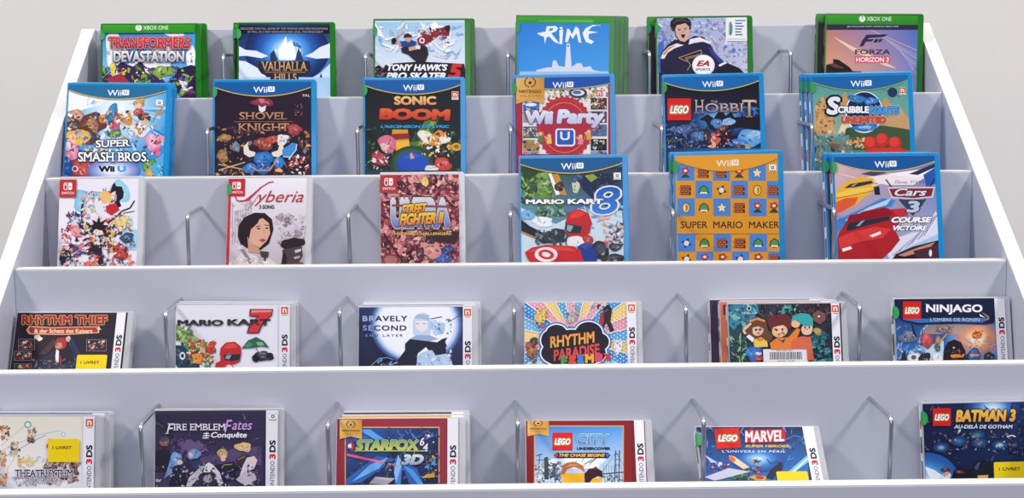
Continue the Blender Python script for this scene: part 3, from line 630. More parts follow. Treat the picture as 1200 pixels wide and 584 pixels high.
# ------------------------------------------------------------------ third tray
def art_crowd(A):
    A.bg('ece9f4')
    A.blob('9cd4f0', 420, 145, 50, 55, 3, .2); A.blob('8cc8ea', 250, 200, 60, 60, 4, .3); A.blob('a4d4ee', 480, 380, 40, 60, 5); A.blob('a8d8f0', 440, 300, 50, 40, 6); A.blob('9ccce8', 290, 170, 40, 34, 7)
    A.poly('26222c', 385, 110, 395, 100, 402, 118, 430, 120, 440, 150, 436, 175, 418, 190, 428, 215, 410, 225, 395, 205, 378, 190, 372, 150)
    A.poly('26222c', 262, 140, 235, 190, 228, 240, 232, 290, 246, 300, 240, 240, 246, 190)
    pal = ['2c2634', '3c3444', 'e8b44c', 'd8404c', 'e8788c', 'f4e0d8', 'f0ecf4', '5c7cb8', 'f0c8b0', '6c3444', 'f4f0f6', '7cc0e4']
    A.cl(235, 150, 400, 300, 90, 5, 18, ['e8a8a8', 'f4dcd0', 'f2e8ee', 'c83c4c', '8c3848', 'b8a8b8', 'f0d080', 'e8e0ec'], 6)
    A.poly('f0c070', 320, 150, 350, 138, 380, 160, 375, 200, 330, 190); A.poly('2c3050', 335, 125, 345, 140, 340, 142); A.poly('2c3050', 355, 122, 352, 142, 347, 140)
    A.poly('c42c3c', 350, 215, 400, 200, 420, 235, 380, 262, 355, 245); A.poly('e8e4f0', 295, 200, 330, 185, 345, 240, 380, 270, 350, 275, 305, 250)
    A.line('26222c', 7, 360, 300, 400, 270, 430, 240, 470, 225, 492, 190); A.line('26222c', 4, 400, 262, 440, 250, 492, 240); A.line('d8b040', 3, 365, 310, 410, 275, 440, 262)
    A.cl(160, 250, 240, 330, 40, 4, 14, ['4c88c0', '2c3858', 'e8d0d8', '6c4858', '303044', '9cc0e4'], 8); A.poly('7c3844', 165, 265, 168, 238, 182, 262); A.poly('4c3040', 200, 260, 205, 235, 214, 262)
    A.cl(135, 310, 240, 420, 60, 5, 16, ['e8848c', 'f4dcd8', '3c3444', 'd85868', '2c2838', 'f0ecf4', '6c5c78'], 9); A.blob('ec98a0', 205, 340, 26, 22, 4)
    A.cl(385, 255, 480, 360, 50, 4, 14, ['f0c868', 'f4e4d0', 'e0a850', 'f4ecf0', '403848', 'a8683c'], 10); A.blob('f0d088', 430, 290, 26, 26, 5)
    A.cl(250, 300, 400, 420, 110, 5, 20, ['2c2430', '2c2430', 'e0b040', 'f0d0b8', 'e8e0e8', 'd85048', '382c3c'], 11); A.star('28222c', 318, 320, 52, 9, .5); A.blob('f0d8c8', 315, 345, 22, 16, 3)
    A.blob('34508c', 200, 440, 40, 28, 4); A.blob('2c3040', 155, 460, 26, 34, 5); A.poly('e8a83c', 165, 430, 188, 420, 192, 440); A.blob('2c5080', 455, 370, 34, 24, 6)
    A.blob('c83c38', 425, 440, 40, 36, 7); A.blob('e0645c', 440, 430, 22, 20, 8); A.blob('e07068', 280, 500, 40, 16, 9)
    A.poly('2c2a38', 250, 430, 330, 400, 345, 515, 320, 515, 300, 450, 262, 455); A.cl(130, 400, 480, 515, 110, 4, 15, ['2c2434', 'c8403c', 'e8a03c', '3c4c78', 'f0e4e8', 'e87068', '8c2c34', 'a8d0ec', '5c3c44'], 12)
    A.cl(130, 485, 470, 530, 30, 4, 12, ['6c3c40', 'c85048', 'ece0e8', 'a8d4ec'], 13)
    A.g(115, 515, 515, 760, 'ece9f4', 'ece9f4', 'd8c8d8', 'e0d8e4', 3)
    switch_logo(A, 105, 170, 'c43434')
def art_portrait(A):
    A.bg('e6e3ee')
    A.g(245, 75, 628, 510, 'ebe8f2', 'eeebf4', 'c4b8c4', 'b8a8b4')
    A.cl(250, 200, 360, 420, 40, 6, 26, ['d4ccd8', 'c0b4c0', 'b4a4b0', 'dcd6e0'], 3); A.cl(480, 260, 626, 400, 50, 5, 22, ['b0a4b0', '9c8c98', 'd0c8d4', '847884', 'c8bcc8'], 4)
    for k in range(8): A.line('b0a0ac', 3, 262+k*13, 200+(k*37) % 40, 262+k*13, 400)
    # woman's head and shoulders, uniformed man behind, plain shapes
    A.poly('2a2024', 288, 360, 292, 310, 320, 270, 370, 248, 420, 250, 455, 280, 462, 330, 440, 400, 400, 430, 330, 420, 300, 400)
    A.poly('d8a890', 338, 330, 360, 290, 410, 275, 440, 300, 446, 350, 430, 385, 395, 420, 355, 400, 335, 370)
    A.poly('2a2024', 330, 350, 350, 290, 400, 265, 385, 300, 352, 330, 342, 380)
    A.poly('c89480', 335, 370, 355, 400, 390, 420, 400, 450, 340, 440)
    A.line('3c2424', 4, 375, 318, 398, 312); A.line('3c2424', 4, 418, 308, 440, 312); A.e('2c2024', 390, 326, 8, 4); A.e('2c2024', 430, 324, 7, 4)
    A.line('c08878', 4, 414, 330, 418, 352); A.poly('a84c48', 390, 382, 410, 375, 428, 382, 410, 394)
    A.poly('d8d0d0', 232, 500, 290, 465, 310, 430, 345, 450, 400, 470, 440, 470, 478, 500, 478, 560, 232, 560); A.poly('8c8088', 300, 430, 318, 425, 360, 490, 345, 500); A.poly('443c40', 395, 435, 440, 440, 430, 500, 410, 500)
    A.cl(240, 470, 470, 530, 20, 6, 20, ['c8bec0', 'b4a8ac', 'e4dcdc'], 7)
    A.poly('2c2428', 495, 410, 505, 385, 560, 370, 612, 378, 620, 398, 590, 420, 520, 430); A.poly('4a4044', 505, 430, 600, 410, 605, 460, 580, 500, 530, 505, 512, 470)
    A.poly('2a2428', 510, 430, 530, 470, 525, 510, 500, 505); A.poly('c8bcbc', 565, 432, 598, 424, 596, 438, 570, 446); A.poly('b8a8a8', 560, 466, 592, 458, 590, 470, 566, 476); A.poly('5c5054', 500, 500, 600, 490, 626, 510, 480, 520)
    A.g(232, 505, 628, 760, 'b4a8ac', '6c6064', '8c8084', '5c5458', 3)
    r_ = 'b83440'
    A.line(r_, 5, 276, 168, 285, 190, 320, 190, 360, 160, 400, 125, 440, 100, 464, 97); A.line(r_, 7, 400, 125, 375, 150, 340, 186, 300, 193)
    A.line(r_, 3, 340, 225, 360, 205, 390, 160)
    A.t('yberia', 368, 140, 610, 215, r_, b=.0, sh=.4)
    A.t('3 SONG', 393, 210, 466, 229, '3c343c', b=.03)
    A.mm_mode = True; A.r('c43434', .8, 2, 4.2, 150); A.mm_mode = A.fr is None
    switch_logo(A, 105, 170, 'c02c34')
def art_fighters(A):
    A.bg('a04050')
    pal = ['c86878', 'e08c90', '8c2c3c', '5c2434', 'b04854', 'd87880', '3c2030', 'e8a098', '7c3448', 'f0b8a8']
    A.cl(230, 70, 620, 500, 260, 10, 42, pal, 21); A.cl(230, 70, 620, 500, 220, 4, 16, pal, 22)
    A.blob('e8d070', 452, 98, 18, 22, 2, .15); A.blob('3c5cb0', 535, 470, 40, 28, 3); A.blob('2c3c80', 560, 430, 30, 20, 4); A.poly('3c1c2c', 470, 350, 620, 340, 600, 400, 500, 390)
    A.blob('d89088', 480, 430, 50, 44, 5); A.blob('3a2430', 480, 385, 30, 16, 6); A.blob('4c3040', 430, 450, 22, 30, 7); A.e('8c3c40', 285, 480, 42, 30); A.e('b87068', 285, 480, 32, 22)
    A.line('401c2c', 10, 250, 350, 330, 470)
    A.t('ULTRA', 283, 175, 575, 328, 'd8dcec', b=.09, out=((.05, '28203c'), (.025, 'e8c89c')), c2='4468b8')
    A.poly('8c4c58', 290, 208, 572, 214, 572, 226, 290, 220)
    A.t('STREET', 335, 205, 462, 255, 'f0c838', b=.06, sh=.3, out=((.07, '3c1c24'), ), slope=-10, c2='e0702c')
    A.t('FIGHTER II', 325, 248, 545, 308, 'f4d040', b=.06, sh=.3, out=((.07, '3c1c24'), ), slope=-12, c2='e0702c')
    A.t('THE FINAL CHALLENGERS', 285, 345, 580, 358, 'e8c850', b=.03, out=((.05, '5c2030'), ))
    A.blob('e0909c', 345, 372, 14, 16, 3)
    A.g(230, 498, 620, 760, '8c3848', '6c2c3c', '5c2434', '5c2434', 3)
    switch_logo(A, 105, 170, 'b8323c')
def art_kart8(A):
    A.bg('3c6c9c')
    A.g(70, 100, 545, 540, '3c6430', '26304a', '88b8e0', '3f80c8')
    A.poly('c8dce8', 72, 280, 160, 330, 240, 360, 300, 330, 340, 290, 540, 300, 548, 400, 548, 540, 72, 540)
    A.blob('6c9c40', 180, 180, 60, 70, 3, .3); A.blob('3c5c30', 110, 160, 50, 60, 4, .3); A.poly('30482c', 80, 100, 200, 100, 130, 150, 90, 200, 72, 170); A.cl(75, 120, 240, 260, 50, 5, 22, ['7cac48', '2c4c2c', '5c8c3c', '284038', '98bc58', '4c7038'], 4)
    A.poly('c88c38', 220, 135, 250, 130, 290, 230, 255, 225); A.poly('e8ecf0', 205, 130, 218, 128, 258, 225, 240, 230); A.blob('3c2c28', 255, 190, 24, 20, 4); A.poly('202c4c', 340, 160, 390, 130, 520, 130, 520, 200, 470, 260, 400, 240, 360, 200)
    A.cl(330, 130, 520, 230, 34, 6, 22, ['1c2440', '2c3c60', '4c6484', '3c5c2c', '14203c'], 7); A.poly('88a048', 370, 140, 410, 132, 430, 150, 400, 170); A.blob('c4ccb0', 330, 190, 16, 34, 3); A.blob('38589c', 325, 160, 14, 12, 3)
    A.cl(150, 260, 290, 330, 26, 8, 26, ['3c6c3c', '5c8c48', '88b0a0', '28483c'], 8); A.blob('78b4e0', 110, 320, 36, 20, 3); A.blob('eef4fa', 180, 350, 50, 22, 4)
    A.cl(370, 280, 545, 380, 26, 10, 30, ['9cc8e8', 'e4eef8', '5c9cd4', 'd8ecd0', '78b0e0'], 9, .4); A.poly('f0a8b0', 430, 335, 490, 325, 480, 340, 440, 345)
    A.poly('1c2a30', 74, 335, 120, 370, 240, 430, 170, 440, 74, 390); A.poly('283840', 150, 430, 240, 380, 300, 390, 290, 440, 180, 450); A.cl(150, 390, 300, 450, 30, 5, 18, ['1c2434', '38485c', '78848c', '2c3440'], 10); A.line('c8843c', 6, 80, 395, 150, 425)
    # red open car with a driver kept as plain colour masses
    A.poly('c0282c', 285, 345, 300, 308, 345, 292, 388, 312, 405, 360, 395, 378, 350, 372, 300, 350)
    A.poly('e04038', 300, 335, 315, 308, 345, 298, 372, 312, 350, 330); A.poly('b8282c', 285, 345, 398, 370, 395, 400, 360, 425, 300, 420, 280, 390); A.poly('28303c', 284, 358, 360, 372, 352, 402, 300, 404, 280, 385); A.poly('8ca4b8', 292, 364, 320, 370, 306, 398, 288, 388)
    A.blob('e6e8f0', 330, 440, 42, 26, 3, .15); A.blob('2c4c9c', 390, 475, 50, 32, 4, .2); A.blob('c0302c', 385, 430, 26, 20, 5, .2)
    A.poly('c8242c', 98, 490, 130, 468, 200, 455, 320, 462, 370, 500, 385, 545, 130, 545, 110, 520); A.poly('e04438', 110, 490, 140, 474, 220, 462, 300, 468, 330, 485, 200, 480)
    A.e('eeeaf0', 195, 500, 52, 34); A.e('d83038', 195, 500, 36, 22, 10); A.e('eeeaf0', 195, 500, 20, 11, 10)
    A.blob('262834', 440, 480, 40, 44, 6, .15); A.e('484c5c', 445, 475, 18, 22); A.blob('282c38', 500, 520, 50, 24, 7); A.poly('1c3c8c', 350, 480, 420, 470, 430, 545, 370, 545)
    A.cl(460, 360, 545, 470, 44, 4, 14, ['2c3450', 'e8a08c', 'e8ecf4', 'e0b068', '4c78b8', 'b84c50'], 12); A.blob('2c3040', 510, 465, 34, 16, 3)
    A.g(74, 538, 550, 770, '8c2030', '3c5cac', '3c2c40', '2c5088', 3)
    A.t('8', 402, 190, 534, 318, '2458b4', b=.02, sh=.2, out=((.035, 'e4e8f4'), ), c2='3c80d8')
    A.t('MARIO', 102, 248, 278, 270, 'f2f2f6', b=.06, out=((.06, '241c2c'), )); A.t('KART', 292, 246, 456, 270, 'f2f2f6', b=.06, out=((.06, '241c2c'), ))
    band_blue(A, 135, 190, '1a5c94'); dotmark(A, 117, 158)
def art_grid(A):
    A.bg('e09a2c')
    X = [122, 205, 285, 367, 447, 530, 596]; Y = [83, 160, 240, 320, 401, 481, 545, 620, 700, 780]
    R = random.Random(3)
    for r in range(9):
        if r == 3: continue
        for c in range(6):
            blue = (r + c) % 2 == 0
            if r >= 4: blue = (r + c) % 2 == 0
            x0, x1, y0, y1 = X[c]+r*1.2, X[c+1]+r*1.2, Y[r], Y[r+1]
            if blue: A.r('4a88d8', x0+3, y0, x1-1, y1)
            if c == 5 and r == 0: continue
            cx, cy = (x0+x1)/2, (y0+y1)/2+3; k = R.randrange(6); q = 26
            if k == 0: A.e('3c2c24', cx, cy, 19, 24); A.e('e8c060', cx, cy, 16, 21); A.e('a86c28', cx+2, cy, 6, 13); A.e('f0dc98', cx-4, cy, 4, 12)
            elif k == 1: A.poly('2c4c30', cx-22, cy+22, cx-4, cy+2, cx-4, cy-10, cx+4, cy-10, cx+4, cy+2, cx+22, cy+22); [A.e('b83c30', cx+12*math.cos(t), cy-10+10*math.sin(t), 8, 7) for t in (0, 1.26, 2.5, 3.8, 5.03)]; A.e('f0e4d0', cx, cy-10, 8, 6)
            elif k == 2: A.star('3c2c24', cx, cy, 30); A.star('f0dcb8' if blue else 'f4ece4', cx, cy, 24)
            elif k == 3: A.poly('3c2c24', cx-24, cy+12, cx-18, cy-12, cx, cy-24, cx+18, cy-12, cx+24, cy+12, cx, cy+20); A.poly('4c9c54', cx-19, cy+6, cx-14, cy-10, cx, cy-19, cx+14, cy-10, cx+19, cy+6); A.r('f0ece0', cx-16, cy+8, cx+16, cy+16)
            elif k == 4: A.r('3c2420', cx-24, cy-22, cx+24, cy+22); [A.r('b8643c', cx-22+(v % 2)*-8+u*16, cy-20+v*10.5, cx-8+(v % 2)*-8+u*16, cy-12+v*10.5) for u in range(3) for v in range(4)]
            else: A.r('38543c', cx-24, cy-22, cx+24, cy+24) if r == 2 else A.star('3c3028', cx, cy, 26, 4, .5, 20); A.r('5c9c50', cx-20, cy-18, cx+20, cy-8) if r == 2 else A.e('e8e0dc', cx, cy, 12, 12)
    A.r('e09a2c', 118, 321, 598, 400)
    A.t('SUPER  MARIO  MAKER', 142, 344, 590, 376, '3c2430', b=.018)
    A.mm_mode = True
    def arc(e): return [(2.5+125.5*k/24, 190-9.5-14*(1-(2*k/24-1)**2)-e) for k in range(25)]
    for e, c in ((.8, 'c8862c'), (0, 'e8a030')): A.poly(c, *[q for p in [(128, 186), (2.5, 186)]+arc(e) for q in p])
    A.t('Wii', 52.5, 179.7, 70.5, 171.8, 'f6ece0', b=.012); A.r('f6ece0', 71.3, 172.8, 80.2, 180); A.t('U', 73.7, 179.2, 77.9, 174.6, 'd8902c', b=.03)
    A.mm_mode = A.fr is None; A.mm_mode = A.fr is None; dotmark(A, 117, 164)
def art_racers(A):
    A.bg('9098c0')
    A.g(135, 80, 625, 525, 'e0b8b0', '4c6cb0', '5c7cc0', 'b8b4d4')
    A.poly('f0e4e8', 135, 120, 250, 150, 400, 130, 520, 140, 610, 110, 500, 180, 380, 180, 200, 140); A.poly('4c4460', 260, 130, 330, 112, 380, 125, 320, 140)
    A.poly('2858a8', 540, 110, 605, 85, 612, 170, 560, 190); A.poly('f4f0f8', 380, 130, 600, 100, 520, 150); A.poly('2c3450', 480, 130, 600, 82, 600, 100, 520, 135)
    A.poly('3f84cc', 150, 340, 260, 290, 360, 240, 420, 250, 400, 280, 280, 300, 210, 360, 150, 400); A.poly('b8d4ec', 190, 340, 300, 280, 400, 240, 380, 270, 280, 300, 210, 345)
    A.poly('a8c8e8', 400, 430, 500, 390, 620, 380, 625, 460, 520, 470, 420, 500); A.poly('dce0f0', 380, 480, 430, 420, 560, 380, 600, 300, 625, 330, 620, 400, 460, 470, 390, 525)
    for k in range(14): A.line(['6c9cd8', 'e8ecf8', '8c8cc0', 'd0a8b8'][k % 4], 4, 380+k*14, 520-k*9, 480+k*12, 440-k*12)
    # orange-yellow car, plain bonnet and windscreen
    A.poly('e8b03c', 140, 230, 160, 195, 200, 160, 260, 142, 320, 150, 330, 190, 310, 215, 270, 240, 240, 270, 180, 300, 145, 305)
    A.poly('dc5c30', 145, 260, 190, 240, 250, 235, 235, 268, 180, 300, 148, 310); A.poly('f0c850', 150, 220, 210, 200, 300, 190, 325, 200, 260, 225, 160, 240)
    A.poly('2c3444', 185, 195, 215, 175, 310, 160, 318, 172, 240, 190); A.poly('8ca0b8', 215, 186, 236, 174, 248, 172, 228, 187); A.line('8c3c24', 3, 150, 240, 250, 222, 320, 205); A.poly('28242c', 320, 190, 345, 185, 350, 225, 325, 225); A.line('e8e8f0', 4, 310, 185, 380, 165)
    # red car below it
    A.poly('b0242c', 150, 450, 160, 400, 200, 340, 270, 300, 370, 280, 420, 300, 440, 340, 420, 390, 440, 430, 400, 480, 350, 525, 150, 525)
    A.poly('d83c3c', 160, 420, 230, 390, 330, 370, 400, 380, 360, 420, 250, 440, 165, 470); A.poly('2c3040', 195, 378, 210, 350, 300, 330, 390, 320, 395, 340, 300, 362, 200, 390); A.poly('90a4bc', 240, 368, 262, 345, 280, 340, 256, 366)
    A.poly('8c1c28', 195, 350, 210, 318, 370, 285, 410, 305, 395, 322, 210, 352); A.poly('f4f0e8', 175, 470, 215, 458, 222, 470, 180, 484); A.poly('f0e4e4', 300, 410, 350, 390, 355, 402, 315, 418); A.poly('c43038', 400, 290, 460, 285, 480, 320, 430, 325)
    A.poly('2c2430', 400, 525, 420, 495, 500, 460, 620, 430, 625, 525); A.poly('c8886c', 430, 500, 520, 465, 600, 440, 560, 480, 460, 505); A.poly('4c2c3c', 500, 480, 620, 450, 620, 520, 520, 525); A.e('e8e8f0', 578, 490, 7, 16)
    A.g(150, 522, 628, 760, '8c2030', '2c2c48', '4c3c60', '2c2c50', 3)
    A.t('Disney', 415, 160, 476, 178, '5c5c74', b=0, sh=.3); A.t('PIXAR', 488, 160, 552, 172, '5c5c74', b=0, sp=1.3)
    A.line('30303c', 6, 375, 155, 455, 260, 495, 315, 540, 270, 595, 152)
    A.poly('c8ccd8', 382, 190, 600, 188, 590, 238, 500, 246, 400, 240); A.poly('8c2430', 390, 197, 592, 195, 582, 231, 500, 240, 406, 233)
    A.t('Cars', 414, 196, 562, 230, 'dce0ec', b=.03, sh=.35, out=((.05, '3c1820'), ))
    A.poly('38445c', 432, 246, 560, 246, 498, 322); A.t('3', 468, 252, 530, 306, 'b8c8e0', b=.05, sh=.1, out=((.05, '283448'), ))
    A.t('COURSE', 400, 325, 586, 352, 'f4f4fa', b=.06, sh=.3, out=((.08, '2c3044'), )); A.t('VERS LA', 448, 355, 532, 363, 'f4f4fa', b=.04, sh=.3, out=((.1, '2c3044'), )); A.t('VICTOIRE', 408, 364, 566, 388, 'f4f4fa', b=.06, sh=.3, out=((.08, '2c3044'), ))
    band_blue(A, 135, 190, '18589c')
# ------------------------------------------------------------------ fourth tray
def art_thief(A):
    A.bg('241a22')
    A.g(45, 130, 718, 495, '2a1e28', '281c26', '26222c', '2a2838')
    A.poly('4c3440', 330, 300, 200, 440, 240, 440, 350, 330); A.poly('2c3458', 400, 290, 470, 440, 520, 440, 440, 290); A.g(180, 400, 500, 495, '241c28', '28304c', '303c60', '2c4058', 4)
    A.t('RHYTHM THIEF', 132, 158, 664, 216, 'a82c34', b=.05, out=((.05, 'd8a868'), ), c2='8c2430')
    A.poly('e0b078', 158, 250, 176, 224, 320, 232, 612, 226, 612, 268, 400, 280, 176, 276); A.poly('b0343c', 170, 250, 182, 230, 320, 237, 604, 231, 604, 263, 400, 274, 184, 270)
    A.t('& der Schatz des Kaisers', 208, 242, 570, 268, 'f0d8b0', b=.03); A.star('e8e0d8', 610, 242, 18, 4, .3, 15)
    for x0, y0, x1, y1, sd in ((108, 305, 212, 372, 1), (82, 380, 190, 440, 2), (84, 458, 190, 495, 3), (532, 308, 658, 382, 4)):
        A.r('887c80', x0, y0, x1, y1); A.r('302838', x0+3, y0+3, x1-3, y1-3); A.cl(x0+12, y0+12, x1-12, y1-10, 26, 4, 13, ['d87040', 'e8d8c8', '8c3438', '5c4048', 'c8a078', '3c6080'], sd)
    A.poly('a83438', 335, 330, 355, 300, 400, 295, 412, 330, 400, 370, 345, 372); A.blob('c88c70', 362, 348, 24, 20, 3, .2); A.poly('ece8ee', 335, 450, 345, 370, 362, 380, 360, 450); A.poly('38303c', 300, 400, 335, 370, 345, 460, 300, 490); A.poly('b02c34', 365, 400, 385, 440, 370, 470)
    A.poly('2a2430', 375, 370, 430, 350, 450, 440, 380, 460); A.blob('e0c0a8', 228, 295, 22, 14, 3); A.blob('ece4e4', 245, 305, 14, 14, 4); A.blob('e0b8a0', 420, 305, 14, 18, 4, .2); A.cl(200, 430, 480, 492, 40, 4, 16, ['384c70', '3c5c54', '8c5c4c', '282c40', 'a08060'], 9)
    A.g(30, 492, 718, 860, '241c26', '303850', '241c26', '1c1820', 3)
    A.mm_mode = A.fr is None
    ds_band(A, 137, 124, 117.5, 128, None, shift=5)
def art_kart7(A):
    A.bg('eceaf5')
    A.g(150, 90, 765, 485, 'f0eef8', 'f0eef8', 'e4e4f2', 'ecebf6', 4)
    A.poly('9cbc78', 145, 200, 200, 225, 260, 260, 320, 310, 230, 330, 145, 300); A.cl(148, 215, 250, 300, 34, 6, 24, ['7ca048', 'b8c878', '5c8c44', 'e0e4b0', '4c6c44'], 4)
    A.poly('26405c', 145, 330, 200, 330, 290, 420, 310, 490, 190, 490, 145, 440); A.cl(150, 320, 300, 485, 50, 8, 26, ['1c2c44', '2c4c6c', '38485c', '141c2c', '4c6c8c'], 5); A.e('e4e8ee', 196, 395, 18, 24); A.e('283040', 196, 395, 10, 13); A.poly('4c9c5c', 205, 310, 215, 305, 240, 360, 228, 365); A.poly('4ca060', 320, 430, 370, 460, 380, 488, 340, 480)
    A.cl(230, 300, 400, 440, 80, 7, 22, ['e0902c', 'c8502c', 'e8b04c', '5c8c3c', 'f0e0c8', 'b83c30', '7c4c28'], 6); A.blob('e89838', 290, 410, 34, 30, 3); A.blob('d8442c', 370, 345, 26, 34, 4, .4)
    # driver reduced to a red cap shape over plain masses
    A.poly('c42c30', 425, 390, 432, 345, 465, 312, 520, 308, 555, 335, 562, 380, 545, 405, 490, 375, 440, 392); A.poly('e44c44', 445, 350, 470, 322, 515, 318, 540, 340, 490, 350); A.poly('c02c30', 430, 385, 560, 380, 552, 430, 520, 446, 460, 446, 432, 425); A.poly('28303c', 450, 388, 556, 384, 548, 418, 500, 428, 456, 420); A.poly('8ca4b8', 466, 392, 500, 390, 484, 416, 462, 412)
    A.poly('cc3434', 400, 490, 400, 440, 440, 420, 500, 445, 528, 490); A.blob('e8e8f0', 480, 470, 26, 18, 4); A.blob('3c4c90', 390, 478, 30, 10, 4)
    A.poly('2c6c50', 560, 350, 600, 300, 650, 278, 700, 305, 732, 345, 680, 335, 640, 345); A.poly('50946c', 575, 335, 610, 310, 630, 325, 600, 345); A.poly('8cb49c', 650, 310, 690, 310, 700, 330, 660, 330); A.blob('2c2430', 690, 400, 60, 30, 4); A.e('1c1c24', 650, 412, 24, 22); A.e('24242c', 735, 395, 22, 20); A.blob('484050', 690, 380, 40, 14, 4); A.line('3c4c44', 4, 650, 345, 670, 390)
    A.t('MARIO', 164, 172, 450, 210, '1c1a22', b=.06, c2='48444c')
    A.poly('5c2028', 612, 106, 756, 106, 748, 150, 700, 185, 668, 256, 592, 256, 612, 190, 660, 155, 608, 152); A.poly('d83840', 620, 111, 750, 111, 742, 148, 692, 182, 662, 250, 600, 250, 620, 195, 672, 148, 614, 146); A.poly('f0908c', 622, 113, 748, 113, 744, 125, 620, 128)
    A.t('KART', 472, 168, 742, 208, '1c1a22', b=.06, c2='48444c')
    A.g(145, 488, 765, 850, '38485c', 'd8d8e8', '283044', 'e0e0ec', 3)
    A.mm_mode = True; A.r('d4d2de', 117, 2, 117.5, 121); A.mm_mode = A.fr is None
    ds_band(A, 137, 124, 117.8, 129.5, 'n', shift=-2)
def art_moon(A):
    A.bg('282c54')
    A.g(160, 135, 795, 495, '2c3460', '3c4474', '1c2038', '20284c')
    A.glow(520, 240, 290, 250, ['f6f8ff']*12+['f0f6fe', 'b8d4f4', '5c78b8', '2c3464'], 40)
    A.poly('c8d8f0', 500, 300, 498, 220, 520, 180, 560, 165, 600, 180, 612, 230, 610, 300, 580, 320, 530, 320); A.poly('f0e8f0', 515, 215, 590, 215, 590, 265, 555, 290, 520, 265); A.line('604058', 4, 520, 235, 535, 235); A.line('604058', 4, 560, 235, 578, 235); A.poly('a8bce0', 505, 200, 530, 175, 590, 180, 610, 220, 560, 205)
    A.blob('b0d0f0', 650, 260, 44, 50, 5, .4); A.cl(620, 210, 740, 300, 26, 4, 15, ['a4c4ec', 'd8e8fa', '5c78ac', 'e8f0fb'], 5); A.line('28304c', 6, 610, 205, 680, 192); A.line('3c4c78', 5, 720, 225, 795, 180)
    A.poly('9cb0d8', 480, 330, 520, 305, 600, 305, 660, 330, 600, 345, 520, 345); A.poly('1e2238', 450, 360, 480, 330, 560, 340, 650, 350, 680, 330, 715, 320, 700, 345, 712, 378, 650, 400, 690, 430, 620, 430, 580, 380, 530, 420, 520, 495, 380, 495, 420, 440, 450, 400)
    A.poly('b8d0ee', 540, 420, 600, 400, 700, 400, 750, 495, 520, 495); A.cl(520, 400, 740, 490, 30, 4, 18, ['dcecfa', '9cb8e0', '7c98cc', 'c8e0f8'], 7, 1.2); A.poly('202440', 600, 370, 700, 365, 710, 420, 640, 432); A.poly('14182c', 240, 495, 300, 465, 380, 445, 390, 495)
    A.line('9cc8f0', 3, 240, 495, 290, 450, 340, 445, 380, 460); A.cl(270, 450, 390, 495, 12, 5, 20, ['28345c', '7c9cd0', '181c34'], 3)
    A.t('BRAVELY', 186, 185, 465, 220, '2a2644', b=.03, sp=1.15); A.t('SECOND', 186, 244, 460, 278, '2a2644', b=.03, sp=1.15); A.t('END LAYER', 205, 300, 436, 315, '3c3860', b=.02, sp=1.6)
    # the pale parts of the letters where they stand on the dark sky
    A.rect_keep = A.rect; A.rect = A.rect
    r0 = A.rect; u = A.T(258, 200)[0]; A.rect = (r0[0], r0[1], u, r0[3])
    A.t('BRAVELY', 186, 185, 465, 220, '9cb8e4', b=.03, sp=1.15); A.t('SECOND', 186, 244, 460, 278, '8ca8dc', b=.03, sp=1.15); A.t('END LAYER', 205, 300, 436, 315, '8ca0d0', b=.02, sp=1.6)
    A.rect = r0
    A.g(158, 494, 795, 850, '14182c', '20284c', '14182c', '1c2444', 3)
    ds_band(A, 137, 124, 119.5, 130, 'n', shift=-7)
